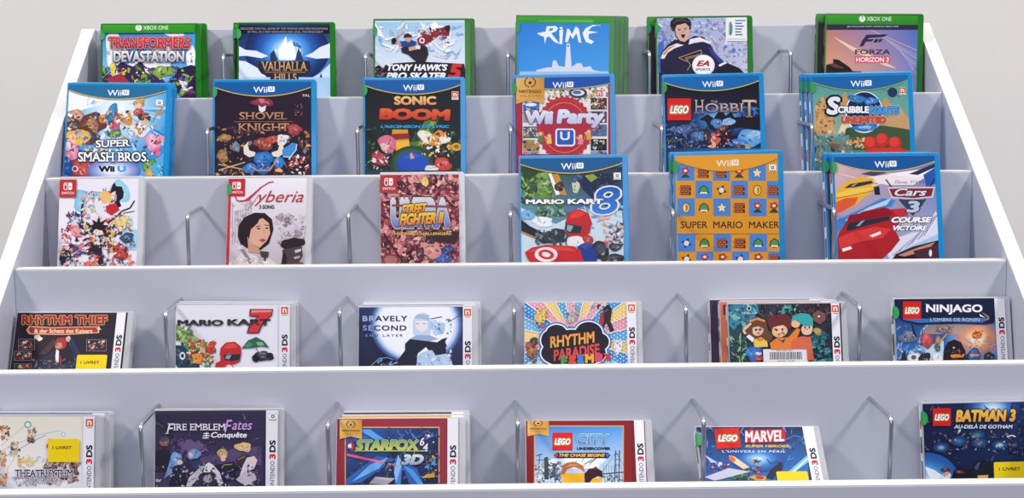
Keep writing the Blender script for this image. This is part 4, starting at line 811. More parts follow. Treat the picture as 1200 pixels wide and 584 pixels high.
def art_party_rays(A):
    A.bg('a8d4e8')
    pal = ['3c98dc', 'ec9cb0', 'f0d078', '68b4e0', '3490dc', 'ec98ac', 'f0cc70', '4ca4d8', 'e8a0b4', '68b0d8', 'f0cc70', 'ec9cb0', '3c98dc', 'f0d078', 'e898ac', '58acdc', 'ecc870', '3c98dc']
    n = len(pal)
    for k in range(n):
        a0, a1 = math.pi*(-.15+1.3*k/n)+math.pi, math.pi*(-.15+1.3*(k+1)/n)+math.pi
        A.poly(pal[k], 440, 340, 440+620*math.cos(a0), 340+620*math.sin(a0), 440+620*math.cos(a1), 340+620*math.sin(a1))
    for i in range(34):
        for j in range(16):
            x, y = 138+i*19, 106+j*24+(i % 2)*12
            if y < 490: A.e('e4eef4', x, y, 4.4, 4.4, n=8)
    for k in range(n):
        a0 = math.pi*(-.15+1.3*k/n)+math.pi; A.line('f4f0ec', 5, 440, 340, 440+620*math.cos(a0), 340+620*math.sin(a0))
    A.poly('ecb0bc', 290, 230, 400, 200, 500, 195, 560, 215, 540, 240, 300, 260)
    A.blob('e8c060', 235, 185, 36, 50, 3, .3); A.cl(205, 140, 275, 240, 30, 3, 9, ['3c3028', 'f0d888', 'c89838', '5c4428'], 4); A.blob('c8505c', 240, 250, 22, 12, 4); A.blob('b8a8a8', 425, 200, 34, 40, 4, .3); A.line('a89898', 14, 440, 190, 462, 150, 440, 120); A.cl(395, 160, 470, 240, 30, 3, 9, ['6c6064', 'd8d0d0', '8c8084'], 5)
    A.poly('2c2630', 620, 140, 655, 115, 675, 150, 665, 220, 688, 280, 665, 290, 640, 230, 620, 270, 612, 265, 622, 190); A.e('d8ccc8', 628, 112, 14, 16); A.poly('a83440', 600, 190, 622, 170, 625, 230, 600, 270, 585, 270); A.e('3c2828', 595, 130, 13, 14); A.e('e0b8a0', 603, 138, 9, 11); A.line('a83440', 8, 605, 175, 650, 150); A.star('48a8d0', 556, 130, 15)
    A.blob('a8643c', 175, 400, 36, 50, 4, .25); A.blob('4c3430', 190, 345, 22, 28, 5); A.cl(145, 380, 215, 480, 26, 4, 14, ['c88440', '5c3838', '8c3c44', 'e0a860', '38303c'], 7)
    A.blob('ece8ec', 712, 380, 26, 46, 6, .25); A.cl(690, 330, 738, 450, 16, 3, 8, ['484450', 'd0ccd4', 'f4f0f4'], 9)
    def cloud(c, g_):
        for x, y, rx, ry in ((330, 300, 70, 60), (300, 340, 70, 70), (320, 420, 90, 70), (420, 370, 150, 100), (530, 300, 90, 78), (590, 350, 70, 60), (580, 420, 60, 60), (430, 300, 60, 30), (270, 400, 30, 40), (430, 450, 180, 60)):
            A.e(c, x, y, rx+g_, ry+g_)
    cloud('2c74c4', 12); cloud('eef0f8', 4); cloud('221c28', -4)
    A.t('RHYTHM', 290, 300, 566, 372, 'f0903c', b=.04, slope=-34, c2='f0b850'); A.t('PARADISE', 312, 378, 598, 450, 'dc4c4c', b=.04, slope=-42)
    cs = ['48a058', 'e04838', '3c84d0', 'e8b038', 'd8466c', 'c8342c']; xs = [355, 400, 455, 505, 565, 618, 675]
    for k, ch in enumerate('mEgaMIX'[1:]): A.t(ch, xs[k]+2, 492-70-k*4+30-14, xs[k+1]-2, 500-k*6, cs[k], b=.07)
    ds_band(A, 137, 124, 119, 129.8, 'n', shift=3)
def art_trio(A):
    A.bg('263848')
    A.g(372, 110, 965, 452, '2c4858', '3c2834', '285058', '2a3c44')
    A.poly('3888a8', 390, 112, 540, 112, 555, 190, 480, 200, 400, 260, 372, 230); A.cl(380, 115, 550, 240, 40, 5, 22, ['2c6c88', '58a8b8', '1c3c50', '78c0b8', '28586c'], 3, 1.5); A.e('b8d8dc', 490, 135, 14, 14); A.e('242c38', 490, 135, 8, 9); A.t('LEVEL UP', 448, 156, 536, 168, 'd8e8ec', b=.02)
    A.cl(560, 115, 960, 200, 50, 8, 34, ['2c202c', '342834', '241c28', '3c3440'], 5); A.cl(660, 112, 770, 170, 16, 6, 28, ['3ca0a0', '2c7078', '58b8b0'], 6, .5)
    A.cl(375, 300, 480, 450, 40, 6, 30, ['2c6c68', '244c50', '78b090', '1c3840', 'a8c888'], 7, .5); A.cl(860, 280, 965, 450, 40, 8, 30, ['2c8c98', '247078', '48a8ac', '1c4c58', '186068'], 8)
    A.poly('7c5450', 860, 170, 890, 145, 935, 165, 940, 200, 905, 230, 870, 210); A.blob('4c3434', 850, 150, 24, 16, 3); A.e('e8e8e8', 898, 182, 7, 5); A.blob('b89c58', 890, 270, 24, 22, 4)
    # three young figures: brown, dark brown and teal hair
    A.poly('6c4834', 480, 320, 470, 250, 500, 200, 545, 192, 590, 215, 600, 260, 630, 300, 610, 330, 560, 340); A.poly('e8904c', 490, 205, 540, 190, 585, 205, 580, 215, 535, 202, 495, 218); A.blob('f0c0a0', 540, 262, 34, 34, 3, .08); A.poly('6c4834', 500, 250, 510, 220, 570, 222, 575, 255, 545, 240)
    A.line('f0c0a0', 14, 470, 285, 455, 265, 500, 222); A.poly('e8ecf0', 472, 300, 490, 288, 520, 310, 510, 335); A.poly('ecc858', 515, 320, 560, 305, 595, 330, 600, 360, 520, 365); A.poly('e0702c', 535, 310, 560, 315, 575, 308, 570, 325, 540, 326)
    A.poly('6c3034', 605, 250, 595, 200, 620, 175, 650, 180, 665, 165, 700, 170, 735, 190, 745, 240, 720, 260, 620, 262); A.blob('f0bc94', 668, 268, 46, 38, 4, .06); A.poly('6c3034', 620, 250, 640, 215, 720, 215, 725, 250, 690, 232, 650, 240)
    A.poly('e88434', 610, 340, 650, 310, 720, 305, 770, 250, 790, 260, 770, 310, 740, 340, 735, 375, 620, 378); A.poly('3c4478', 655, 312, 680, 325, 705, 308, 690, 340); A.e('f0bc94', 762, 225, 26, 24)
    A.poly('3ca8a8', 735, 210, 745, 180, 790, 162, 840, 168, 865, 195, 862, 250, 835, 280, 800, 230, 760, 205); A.blob('f2c4a4', 828, 258, 34, 34, 5, .06); A.poly('3ca8a8', 800, 240, 820, 205, 860, 215, 850, 240)
    A.poly('dc6c4c', 735, 375, 745, 320, 790, 300, 850, 300, 870, 440, 830, 440, 825, 375); A.line('383440', 8, 790, 290, 835, 300, 860, 285)
    for x, y in ((528, 262), (552, 260), (650, 262), (685, 258), (818, 248), (842, 246)): A.e('38303c', x, y, 5, 7)
    A.poly('a83840', 532, 278, 556, 276, 545, 288); A.poly('8c3438', 655, 284, 680, 282, 668, 292)
    A.blob('2c6cc4', 520, 400, 50, 40, 5, .3); A.blob('3484d8', 500, 390, 30, 26, 6, .2); A.blob('c83c40', 545, 430, 24, 14, 4); A.blob('f0e8e8', 545, 400, 20, 8, 3)
    A.g(372, 450, 965, 740, '263c4c', '285058', '1c2834', '243844', 3)
    ds_band(A, 137, 124, 118.5, 128, 'n', shift=-6)
def art_storm(A):
    A.bg('2f5fa8')
    A.g(255, 75, 875, 470, '1c2440', '242c4c', '3c74c0', '3474c4')
    A.glow(770, 330, 200, 150, ['fff0e0', 'fad8b0', 'e8a070', 'b88c8c', '6c90c0', '3c74b8']); A.g(440, 240, 700, 300, '7c7c94', 'a89088', 'a08880', 'c8a088', 4)
    A.poly('c0d8f0', 330, 470, 350, 400, 450, 380, 560, 340, 560, 470); A.cl(260, 250, 460, 460, 40, 10, 34, ['2c60a8', '4c8cd0', '88b4e0', '38508c', 'a8c8e8'], 4, .5); A.cl(700, 330, 870, 400, 26, 8, 40, ['f0c8a0', 'b8b8d0', 'e0906c', '6c90c8'], 5, .3); A.blob('282c40', 720, 450, 60, 30, 4)
    A.blob('8c7474', 560, 268, 50, 24, 4); A.cl(500, 250, 630, 290, 12, 5, 14, ['5c5460', '988484'], 3)
    A.poly('d07c2c', 740, 290, 790, 280, 795, 320, 760, 330, 735, 315); A.cl(730, 275, 800, 330, 14, 4, 12, ['b0602c', 'f0b050', '7c3828'], 6)
    A.line('2c2c34', 10, 360, 240, 390, 330); A.line('9c6448', 8, 385, 320, 400, 360); A.blob('b84448', 455, 340, 38, 50, 4, .2); A.blob('d05c5c', 450, 320, 24, 22, 5, .2); A.blob('c88848', 525, 340, 20, 24, 4); A.line('d09c54', 8, 540, 345, 578, 300); A.blob('4c6c4c', 520, 385, 18, 24, 5); A.blob('68708c', 330, 320, 40, 44, 6, .4); A.blob('8c90a8', 345, 300, 20, 20, 3)
    A.poly('26222c', 555, 470, 560, 400, 585, 350, 625, 335, 665, 350, 692, 400, 698, 470); A.poly('e08c2c', 598, 430, 650, 425, 690, 425, 680, 445, 610, 450); A.e('e8d8b0', 622, 386, 6, 5); A.cl(570, 400, 690, 468, 16, 4, 14, ['3c3440', 'a84428', '18141c'], 7)
    A.blob('2c5ca8', 748, 430, 40, 40, 3, .15); A.poly('c89060', 720, 425, 780, 425, 778, 440, 722, 440); A.e('e8e4e8', 372, 446, 40, 24); A.e('60606c', 372, 446, 16, 14); A.blob('38303c', 440, 450, 36, 34, 4); A.blob('e8ecf2', 520, 448, 34, 24, 4); A.blob('30343c', 840, 440, 30, 30, 5); A.poly('2c3430', 290, 470, 300, 420, 318, 405, 330, 470)
    A.g(262, 468, 885, 760, '2c508c', '38508c', '1c2c50', '283c68', 3)
    A.poly('1c2440', 255, 75, 870, 75, 872, 230, 820, 240, 600, 232, 400, 240, 300, 215, 270, 170); A.poly('3c70b8', 300, 210, 400, 232, 600, 224, 800, 230, 830, 205, 780, 200, 600, 205, 420, 205); A.poly('8c7c6c', 790, 160, 840, 190, 842, 210, 800, 222, 830, 200)
    brick_logo(A, 306, 98, 418, 208)
    A.t('NINJAGO', 448, 116, 800, 180, 'f4f4f8', b=.04, out=((.05, '28304c'), )); A.poly('f4f4f8', 444, 112, 470, 118, 462, 130); A.poly('f4f4f8', 780, 175, 818, 200, 785, 190)
    A.t("L'OMBRE DE RONIN", 474, 200, 782, 222, 'a8c8ec', b=.03, out=((.05, '1c2c50'), ))
    ds_band(A, 137, 124, 118, 131.5, None, shift=10)
# ------------------------------------------------------------------ fifth tray
def art_chibi(A):
    A.bg('ece8ec')
    A.g(0, 130, 465, 525, 'e8e0cc', 'e6e2d4', 'f0eef4', 'eeecf4', 6)
    A.line('a8b8d0', 3, -40, 350, 60, 300, 200, 240, 330, 215); A.line('b8c4a0', 3, 0, 300, 60, 250, 140, 185, 170, 180); A.line('68a0a0', 4, -20, 380, 80, 330, 200, 262, 250, 240); A.line('e0c868', 4, 30, 520, 40, 420, 80, 360); A.line('e8d070', 3, -50, 460, 50, 450)
    A.e('5cb09c', 150, 182, 20, 20); A.e('e8e6e4', 150, 182, 13, 13); A.e('9cc0dc', 347, 236, 12, 14); A.e('eeecee', 347, 236, 8, 10)
    for x, y, p in ((25, 225, ['8c5c38', 'c88850', '3c3040', 'e8c8a8']), (175, 245, ['a85c3c', 'e0b090', '3c4458', '6c7894']), (80, 315, ['5c5860', 'd8b898', '4c6078', '2c2c38']), (8, 370, ['d08c50', 'a85c38', 'e8c8a8']), (12, 495, ['e8884c', '7c4444', 'f0b880'])):
        A.cl(x-26, y-40, x+22, y+40, 26, 5, 15, p, int(x+y)); A.blob('ecc8a8', x, y-10, 13, 10, 3, .1)
    A.cl(95, 360, 185, 420, 24, 5, 20, ['e8c868', 'f0dc98', 'd8a848', 'ece8ec'], 9); A.cl(250, 390, 430, 500, 70, 6, 26, ['5c3c44', '7c4c4c', '3c303c', 'a86858', 'c8a8a0', 'd8c8d0'], 10); A.cl(80, 470, 200, 525, 20, 5, 24, ['a8a4c0', 'c8c4d8', '888498'], 12, .4)
    A.blob('c03c40', 272, 266, 8, 8, 3); A.blob('b84848', 262, 300, 8, 12, 3); A.line('8484a0', 3, 200, 385, 205, 360, 225, 360); A.line('8484a0', 3, 235, 390, 240, 366)
    A.t('THEATRHYTHM', 82, 430, 404, 470, '2c2834', b=.02, out=((.08, 'e8e4ec'), ), serif=True); A.t('FINAL FANTASY', 155, 476, 320, 502, '4c4454', b=.02, out=((.09, 'e8e4ec'), ))
    A.line('2c2834', 2, 60, 474, 425, 474)
    A.g(-200, 524, 470, 800, 'e8e4ec', 'e8e4ec', 'd8d4e0', 'd8d4e0', 3)
    ds_band(A, 137, 124, 118.5, 131, 'n', shift=2)
def art_army(A):
    A.bg('38304c')
    A.g(98, 120, 700, 520, '302c44', '342c48', '4c3c64', '40345c')
    A.cl(190, 260, 380, 350, 26, 10, 40, ['584474', '6c5088', '50406c', '806098'], 4, .5); A.poly('6c5484', 240, 290, 300, 265, 370, 290, 350, 320, 260, 320); A.poly('5c4878', 350, 360, 450, 340, 560, 300, 690, 300, 690, 400, 360, 400); A.poly('8c4c78', 98, 400, 100, 520, 92, 520)
    A.cl(100, 130, 690, 500, 60, 10, 40, ['342c48', '40385c', '4c4068', '2c2840'], 5, .3)
    A.blob('8c6058', 155, 272, 26, 28, 3, .15); A.poly('282434', 105, 330, 160, 305, 195, 340, 190, 420, 110, 440); A.blob('504460', 150, 260, 24, 12, 4)
    A.blob('7ca4d8', 220, 365, 34, 34, 4, .2); A.poly('6890c8', 190, 360, 160, 460, 150, 475, 190, 450, 215, 390); A.blob('dcc0b0', 240, 385, 14, 16, 3); A.poly('242434', 180, 520, 200, 430, 240, 410, 275, 450, 280, 520)
    A.blob('6c94cc', 318, 340, 36, 30, 5, .2); A.blob('d8bca8', 300, 345, 13, 14, 5); A.poly('343c60', 280, 380, 350, 370, 380, 420, 300, 430)
    A.blob('c8a868', 476, 335, 30, 26, 3, .15); A.blob('dcb8a0', 480, 360, 18, 18, 4); A.poly('242230', 430, 400, 540, 380, 560, 470, 440, 500); A.line('a89050', 5, 480, 400, 530, 395)
    A.blob('e0c080', 590, 300, 40, 28, 4, .3); A.blob('dcb49c', 612, 312, 18, 20, 3); A.poly('3c3034', 550, 370, 590, 340, 640, 350, 640, 420, 560, 420); A.line('a08850', 5, 560, 372, 600, 350)
    A.poly('d8d0dc', 590, 400, 610, 360, 650, 350, 668, 375, 650, 420, 600, 440, 640, 510, 560, 490); A.blob('e4c8b8', 645, 380, 14, 16, 3); A.poly('c0b8c4', 550, 480, 600, 430, 650, 440, 665, 480, 600, 515)
    A.poly('e0dce4', 380, 400, 400, 385, 425, 400, 440, 440, 370, 440); A.poly('c8c0cc', 275, 520, 290, 470, 350, 415, 378, 390, 365, 430, 320, 500, 300, 520); A.poly('d0c8d4', 425, 400, 460, 440, 480, 500, 455, 515, 430, 440); A.poly('34303c', 370, 445, 400, 440, 440, 450, 440, 520, 365, 520); A.blob('a8a0b0', 395, 475, 22, 26, 3)
    A.cl(100, 400, 680, 518, 110, 3, 13, ['242230', 'b8b0c0', '5c5470', '8090b8', '3c3450', 'd0c8d4', '2c2838'], 9)
    A.g(90, 518, 700, 800, '2c2840', '3c345c', '242030', '2c2840', 3)
    A.t('F', 160, 170, 210, 228, 'ece8f4', b=.008, sh=.3, serif=True); A.t('IRE EMBLEM', 205, 172, 494, 208, 'ece8f4', b=.008, serif=True); A.t('F', 486, 150, 530, 220, 'c8a0e0', b=.01, sh=.3); A.t('ates', 528, 162, 640, 206, 'c8a0e0', b=.01, sh=.3)
    A.t('Conquête', 412, 218, 610, 258, 'f2f0f8', b=.03, sh=.2); A.line('f2f0f8', 5, 372, 226, 402, 226); A.line('f2f0f8', 5, 368, 238, 404, 238); A.line('f2f0f8', 5, 366, 250, 400, 250); A.line('f2f0f8', 4, 390, 218, 384, 256)
    ds_band(A, 137, 124, 117.5, 131, 'd', shift=0)
def art_space(A):
    A.bg('8c2438')
    A.g(125, 150, 728, 520, '9c2c40', '982c44', '842034', '942c40', 4); A.r('d8a858', 160, 190, 684, 560); A.r('20386c', 166, 197, 678, 560)
    A.g(168, 200, 676, 515, '2c5cb8', '1c2c5c', '16203c', '14203c')
    A.poly('58a4e8', 235, 205, 300, 205, 380, 260, 330, 262); A.poly('2c6cc8', 168, 240, 250, 230, 340, 280, 280, 300); A.cl(380, 205, 670, 260, 30, 8, 30, ['1c3870', '2858a8', '141c38', '4884d0'], 4, .5); A.e('e8e0f0', 622, 240, 8, 8); A.e('e8ecf8', 650, 275, 4, 4)
    A.cl(170, 300, 676, 510, 70, 6, 40, ['16224c', '1c2c5c', '2450a0', '101830', '3068b8'], 5, .4)
    A.poly('2a62b4', 340, 350, 440, 370, 250, 500, 168, 510, 168, 480); A.poly('6cb0ec', 300, 400, 400, 360, 350, 420, 200, 495); A.poly('3c80d0', 430, 390, 480, 380, 470, 510, 440, 510); A.poly('88bcf0', 455, 345, 478, 390, 445, 500, 432, 440); A.poly('2c5cac', 470, 380, 560, 420, 600, 515, 520, 515); A.poly('4c94e0', 480, 400, 540, 430, 600, 515, 570, 515)
    A.poly('e05878', 172, 338, 420, 392, 460, 412, 380, 396, 172, 352); A.poly('f4a0b8', 290, 368, 420, 396, 340, 382)
    A.poly('283450', 380, 385, 420, 382, 420, 440, 395, 470, 385, 430); A.cl(385, 390, 415, 460, 12, 3, 9, ['8c98b8', '3c4464', 'c8a068'], 4); A.poly('a8a4b4', 295, 505, 330, 465, 440, 475, 395, 510); A.poly('c0bcc8', 330, 470, 436, 478, 420, 486, 330, 478)
    A.cl(600, 350, 672, 470, 50, 3, 12, ['c89040', '3c4870', '8c5c38', 'e0b048', '2c3050', '4c90c8'], 7); A.e('3c9ce0', 618, 412, 9, 9); A.e('3c9ce0', 652, 388, 9, 9); A.blob('d8a030', 630, 462, 28, 12, 3)
    A.poly('b8303c', 172, 300, 200, 262, 216, 300, 205, 328); A.poly('e8e0ec', 178, 290, 196, 282, 200, 306, 182, 308)
    A.poly('182430', 405, 325, 455, 325, 428, 362)
    A.t('STARFOX', 222, 262, 570, 322, '5c9c7c', b=.05, sh=.15, out=((.06, '102028'), (.03, 'd0c870')), c2='c8d060'); A.line('a8c058', 6, 215, 324, 620, 324)
    A.t('6', 575, 250, 600, 296, 'ece8f0', b=.02, sh=.2); A.t('4', 592, 282, 620, 326, 'ece8f0', b=.02, sh=.2); A.line('e04850', 2, 585, 296, 606, 236)
    A.t('3D', 470, 342, 598, 402, 'd8e4ee', b=.07, sh=.3, out=((.05, '14203c'), ), c2='8c9cb0')
    A.g(100, 512, 730, 850, '842034', '8c2438', '6c1c2c', '74202c', 3)
    selects(A, 133, 152, 256, 240)
    ds_band(A, 137, 124, 117.5, 128.8, None, shift=4)
def art_city(A):
    A.bg('7c2028')
    A.g(128, 145, 705, 500, '8c2428', '84242c', '7c1c20', '882428', 4); A.r('e0a050', 168, 182, 664, 800); A.r('4898dc', 174, 188, 658, 800)
    A.g(174, 188, 658, 500, '2c80d4', '4898e0', 'c0dcf0', 'd4e4f0'); A.blob('eef2f8', 420, 385, 150, 36, 3, .2); A.blob('e4ecf6', 280, 400, 70, 30, 5)
    A.cl(176, 390, 320, 500, 90, 4, 18, ['50607c', '8c98a8', '38485c', 'c8a070', 'a8b4c0', '2c3848', 'd8dce4'], 4); A.line('2c3444', 4, 178, 350, 215, 340); A.line('2c3444', 3, 200, 340, 195, 420); A.poly('3c4858', 225, 360, 245, 355, 250, 480, 225, 480); A.line('2c3444', 3, 180, 375, 260, 370); A.poly('4c5870', 270, 390, 290, 392, 288, 470, 272, 470)
    for x in (618, 640): A.line('4c5c74', 6, x, 320, x-4, 495)
    for y in (340, 370, 400, 440): A.line('4c5c74', 3, 612, y, 644, y)
    for k in range(8): A.line('5c6c84', 2, 550+k*14, 400, 560+k*14, 495)
    A.line('5c6c84', 2, 545, 440, 620, 330, 662, 400); A.line('48586c', 6, 545, 450, 665, 440); A.cl(550, 460, 660, 500, 20, 4, 12, ['4c7090', '88a0b4', '384858'], 8)
    # two toy-like heads: plain yellow blocks under hair, no features
    A.poly('f0b428', 325, 448, 445, 445, 442, 560, 328, 560); A.poly('b86c3c', 318, 448, 325, 405, 350, 388, 400, 385, 440, 405, 450, 445, 430, 425, 390, 410, 350, 425, 335, 455); A.poly('d88c54', 335, 415, 370, 395, 420, 400, 390, 405)
    A.poly('f0b020', 475, 478, 545, 470, 540, 560, 475, 560); A.poly('3c2028', 448, 498, 446, 450, 470, 422, 510, 415, 545, 435, 548, 470, 520, 462, 490, 478, 475, 500); A.poly('6c3034', 480, 425, 512, 408, 520, 425)
    A.t('CITY', 404, 226, 584, 288, '6cb4e4', b=.04, out=((.05, '203860'), (.025, 'd4e8f4')), sh=.1, c2='3c78b8'); A.t('UNDERCOVER', 404, 302, 590, 318, '24304c', b=.06)
    A.poly('1c1c2c', 278, 348, 290, 334, 575, 332, 590, 346, 578, 362, 290, 362); A.e('d83c30', 292, 348, 9, 11); A.e('3c70c8', 573, 346, 9, 11); A.t('THE CHASE BEGINS', 306, 338, 560, 356, 'f0b450', b=.05, sh=.25)
    brick_logo(A, 270, 222, 380, 320)
    selects(A, 132, 146, 250, 226)
    ds_band(A, 137, 124, 117.5, 128, None, shift=6)
def art_heroes(A):
    A.bg('1c3c78')
    A.g(120, 185, 740, 490, '182c58', '182850', '2c64b0', '3478c8'); A.cl(130, 190, 720, 350, 50, 6, 30, ['2c60b0', '183060', '4c90d8', '14203c', '1c4484'], 4, .4)
    A.glow(460, 370, 150, 70, ['e8f4ff', '88c0f0', '4084d0', '2c60a8', '24549c']); A.poly('78c0f4', 620, 445, 735, 345, 740, 385, 660, 445); A.poly('d0ecfc', 640, 445, 738, 358, 738, 370, 655, 445); A.line('58a8ec', 5, 380, 195, 365, 220, 385, 240); A.line('58a8ec', 3, 640, 350, 625, 375, 660, 365); A.line('4898e0', 4, 600, 270, 660, 240, 700, 250)
    A.poly('f0d0b0', 300, 350, 330, 355, 415, 415, 380, 425, 320, 385); A.e('e06c38', 318, 370, 20, 14, 30); A.line('f4d8a8', 5, 340, 375, 410, 415)
    A.cl(180, 390, 300, 440, 30, 4, 15, ['a83040', '3c5ca8', '2c3c6c', 'c84048', 'e8d8e0'], 5); A.poly('b8c8e0', 165, 345, 240, 390, 200, 390)
    A.blob('3c7c4c', 350, 455, 56, 24, 3); A.blob('2c5c38', 330, 440, 30, 22, 4); A.cl(290, 430, 420, 488, 26, 5, 18, ['48904c', '2c5834', '74a868', '1c3828'], 6); A.blob('38704c', 262, 482, 24, 10, 5)
    A.cl(420, 370, 480, 445, 26, 4, 14, ['3c3c4c', '8c3040', 'c8a060', '282c40', 'a8a8b8'], 7); A.blob('e0a028', 465, 475, 44, 18, 6); A.blob('c83c30', 470, 470, 20, 12, 6)
    A.poly('282c44', 505, 470, 530, 430, 560, 405, 600, 405, 590, 440, 560, 450, 545, 480); A.e('3c2c34', 582, 396, 14, 10); A.line('38507c', 6, 510, 370, 530, 395, 570, 380); A.poly('c8c4d8', 165, 470, 300, 420, 420, 440, 300, 470, 220, 490)
    A.g(130, 488, 760, 760, '284c80', '2c5ca0', '18284c', '1c3c70', 3)
    A.poly('c8242c', 384, 210, 608, 203, 615, 275, 390, 282); A.t('MARVEL', 390, 212, 606, 276, 'f6f2f4', b=.04, slope=-6)
    A.t('SUPER HEROES', 388, 292, 632, 306, 'e8b040', b=.06, sh=.2); A.t("L'UNIVERS EN PÉRIL", 262, 319, 612, 335, 'd4e0f0', b=.03, sh=.1, sp=1.2)
    A.poly('d4241e', 218, 204, 356, 198, 366, 308, 232, 316); A.t('LEGO', 240, 236, 348, 274, 'fafafa', b=.05, sh=.2, out=((.075, 'f6cf28'), (.045, '161414')))
    ds_band(A, 137, 124, 117.5, 130, None, shift=6)
def art_orbit(A):
    A.bg('161c3c')
    A.g(362, 95, 1100, 490, '1c2448', '283c70', '141c38', '1c2c54')
    A.glow(720, 120, 150, 70, ['f0f8ff', 'a8d0f4', '4880c8', '2c4c8c', '20305c']); A.cl(370, 110, 1000, 420, 60, 8, 40, ['182448', '20345c', '141a34', '263c70'], 4, .5)
    for x, y, c in ((640, 262, '3c9c8c'), (545, 292, '3c80c0'), (755, 312, 'c8dcec'), (455, 325, '9cb8dc'), (650, 300, '386c8c')): A.glow(x, y, 44, 28, [c, '2c5080', '1c2c54'])
    A.cl(430, 240, 820, 340, 40, 3, 12, ['c8d8ec', '4c5c78', 'b8804c', '6c5854', '88b8d8', '2c3450'], 5); A.line('d8dce8', 6, 790, 270, 815, 262, 835, 270)
    A.glow(380, 500, 170, 150, ['dcecf8', 'a8d0f0', '6cb0e4', '3c84cc', '2c64ac', '24549c']); A.glow(1080, 470, 240, 110, ['bcdcf4', '80b8e8', '4890d4', '2c60a8']); A.poly('e4ecf4', 368, 420, 420, 440, 480, 480, 400, 485)
    A.blob('e8e0e8', 480, 470, 26, 18, 4); A.blob('6c2c34', 478, 440, 24, 14, 5); A.blob('c8a898', 482, 458, 14, 10, 5); A.poly('1c1824', 505, 490, 520, 440, 560, 425, 610, 440, 640, 490); A.blob('4c2434', 550, 450, 28, 10, 3)
    # dark rounded toy head, no ears or features
    A.poly('1c2030', 615, 490, 612, 430, 632, 398, 670, 388, 708, 398, 724, 432, 722, 490); A.poly('3c5070', 622, 430, 640, 405, 655, 398, 640, 440); A.poly('e0a850', 640, 468, 695, 464, 692, 486, 642, 486)
    A.g(365, 488, 1120, 760, '2c5ca0', '24447c', '182850', '182850', 3)
    A.t('BATMAN 3', 528, 130, 836, 194, 'f4c858', b=.06, sh=.15, out=((.06, '1c1c30'), ), c2='e89c30', slope=-4); A.t('AU-DELÀ DE GOTHAM', 520, 204, 820, 228, 'dce4f0', b=.03, sh=.2)
    brick_logo(A, 412, 124, 504, 214)
    ds_band(A, 137, 124, 118, 130, 'd')
# ------------------------------------------------------------------ cases
KIND = {'x': (135, 171, 14, 4.0), 'w': (135, 190, 14, 4.5), 's': (105, 170, 11, 5.0), 'd': (137, 124, 13, 3.0)}
SHELLMAT = {'x': M_green, 'w': M_blue, 's': M_clear, 'd': M_white}
SHEET = {'x': (2.5, 3, 127, 168), 'w': (2.5, 3, 128, 186.2), 's': (.8, 2, 97.5, 166.5), 'd': (1, 1.5, 130, 122)}
def rrect(x0, x1, z0, z1, rl, rr, n=5):
    P = []
    for cx, cz, r, a0 in ((x1-rr, z1-rr, rr, 0), (x0+rl, z1-rl, rl, 90), (x0+rl, z0+rl, rl, 180), (x1-rr, z0+rr, rr, 270)):
        for k in range(n+1):
            a = math.radians(a0+90*k/n); P.append((cx+r*math.cos(a), cz+r*math.sin(a)))
    return P
_shell = {}
def shell_mesh(kind):
    """closed clamshell: two lids meeting at a groove, square spine on the left, a tongue and recess down the opening side"""
    if kind in _shell: return _shell[kind]
    w_, h_, t_, r = KIND[kind]
    lv = [(-t_, .7), (-t_+.6, .15), (-t_+1.2, 0), (-t_/2-.5, 0), (-t_/2-.35, .9), (-t_/2+.35, .9), (-t_/2+.5, 0), (-1.2, 0), (-.6, .15), (0, .7)]
    V = []; F = []; n = 24
    for y, d in lv:
        P = rrect(-w_/2+d, w_/2-d, d, h_-d, 1.2, r)
        V += [(x*MM, y*MM, z*MM) for x, z in P]
    for i in range(len(lv)-1):
        for k in range(n): F.append((i*n+k, i*n+(k+1) % n, (i+1)*n+(k+1) % n, (i+1)*n+k))
    F.append(tuple(range(n-1, -1, -1))); F.append(tuple((len(lv)-1)*n+k for k in range(n)))
    me = bpy.data.meshes.new('case_shell'); me.from_pydata(V, [], F); me.materials.append(SHELLMAT[kind]); me.update()
    # latch: a small raised plate with two ribs halfway down the opening side
    L = []; G = []
    def bx(x0, x1, y0, y1, z0, z1):
        b = len(L); L.extend([(x*MM, y*MM, z*MM) for x in (x0, x1) for y in (y0, y1) for z in (z0, z1)])
        G.extend([tuple(b+i for i in f) for f in ((0, 1, 3, 2), (4, 6, 7, 5), (0, 4, 5, 1), (2, 3, 7, 6), (0, 2, 6, 4), (1, 5, 7, 3))])
    bx(w_/2-.5, w_/2+.35, -t_+2, -2, h_*.32, h_*.68)
    bx(w_/2, w_/2+.8, -t_+3, -3, h_*.40, h_*.42); bx(w_/2, w_/2+.8, -t_+3, -3, h_*.58, h_*.60)
    lm = bpy.data.meshes.new('latch'); lm.from_pydata(L, [], G); lm.materials.append(SHELLMAT[kind]); lm.update()
    _shell[kind] = (me, lm); return _shell[kind]
def rotm(lean, tilt, yaw):
    return Matrix.Rotation(math.radians(yaw), 3, 'Z') @ Matrix.Rotation(math.radians(-lean), 3, 'X') @ Matrix.Rotation(math.radians(tilt), 3, 'Y')
def pose(kind, row, x, lean, tilt, yaw, off):
    """stand the case on the tray floor and lean it back until it rests on the board behind (or on the case behind: off, mm)"""
    w_, h_, t_, _ = KIND[kind]; R = rotm(lean, tilt, yaw)
    z0 = floor_of(row)-min((R @ Vector((a, b, c))*MM).z for a in (-w_/2, w_/2) for b in (-t_, 0) for c in (0, h_))
    lz = (4-row)*DZ; best = -9
    for a in (-w_/2, w_/2):
        for k in range(80):
            p = R @ Vector((a, 0, h_*k/79))*MM
            if p.z+z0 <= lz: best = max(best, p.y)
    y0 = (4-row)*DY-BT-best-off*MM
    m = R.to_4x4(); m.translation = Vector((x*MM, y0, z0)); return m
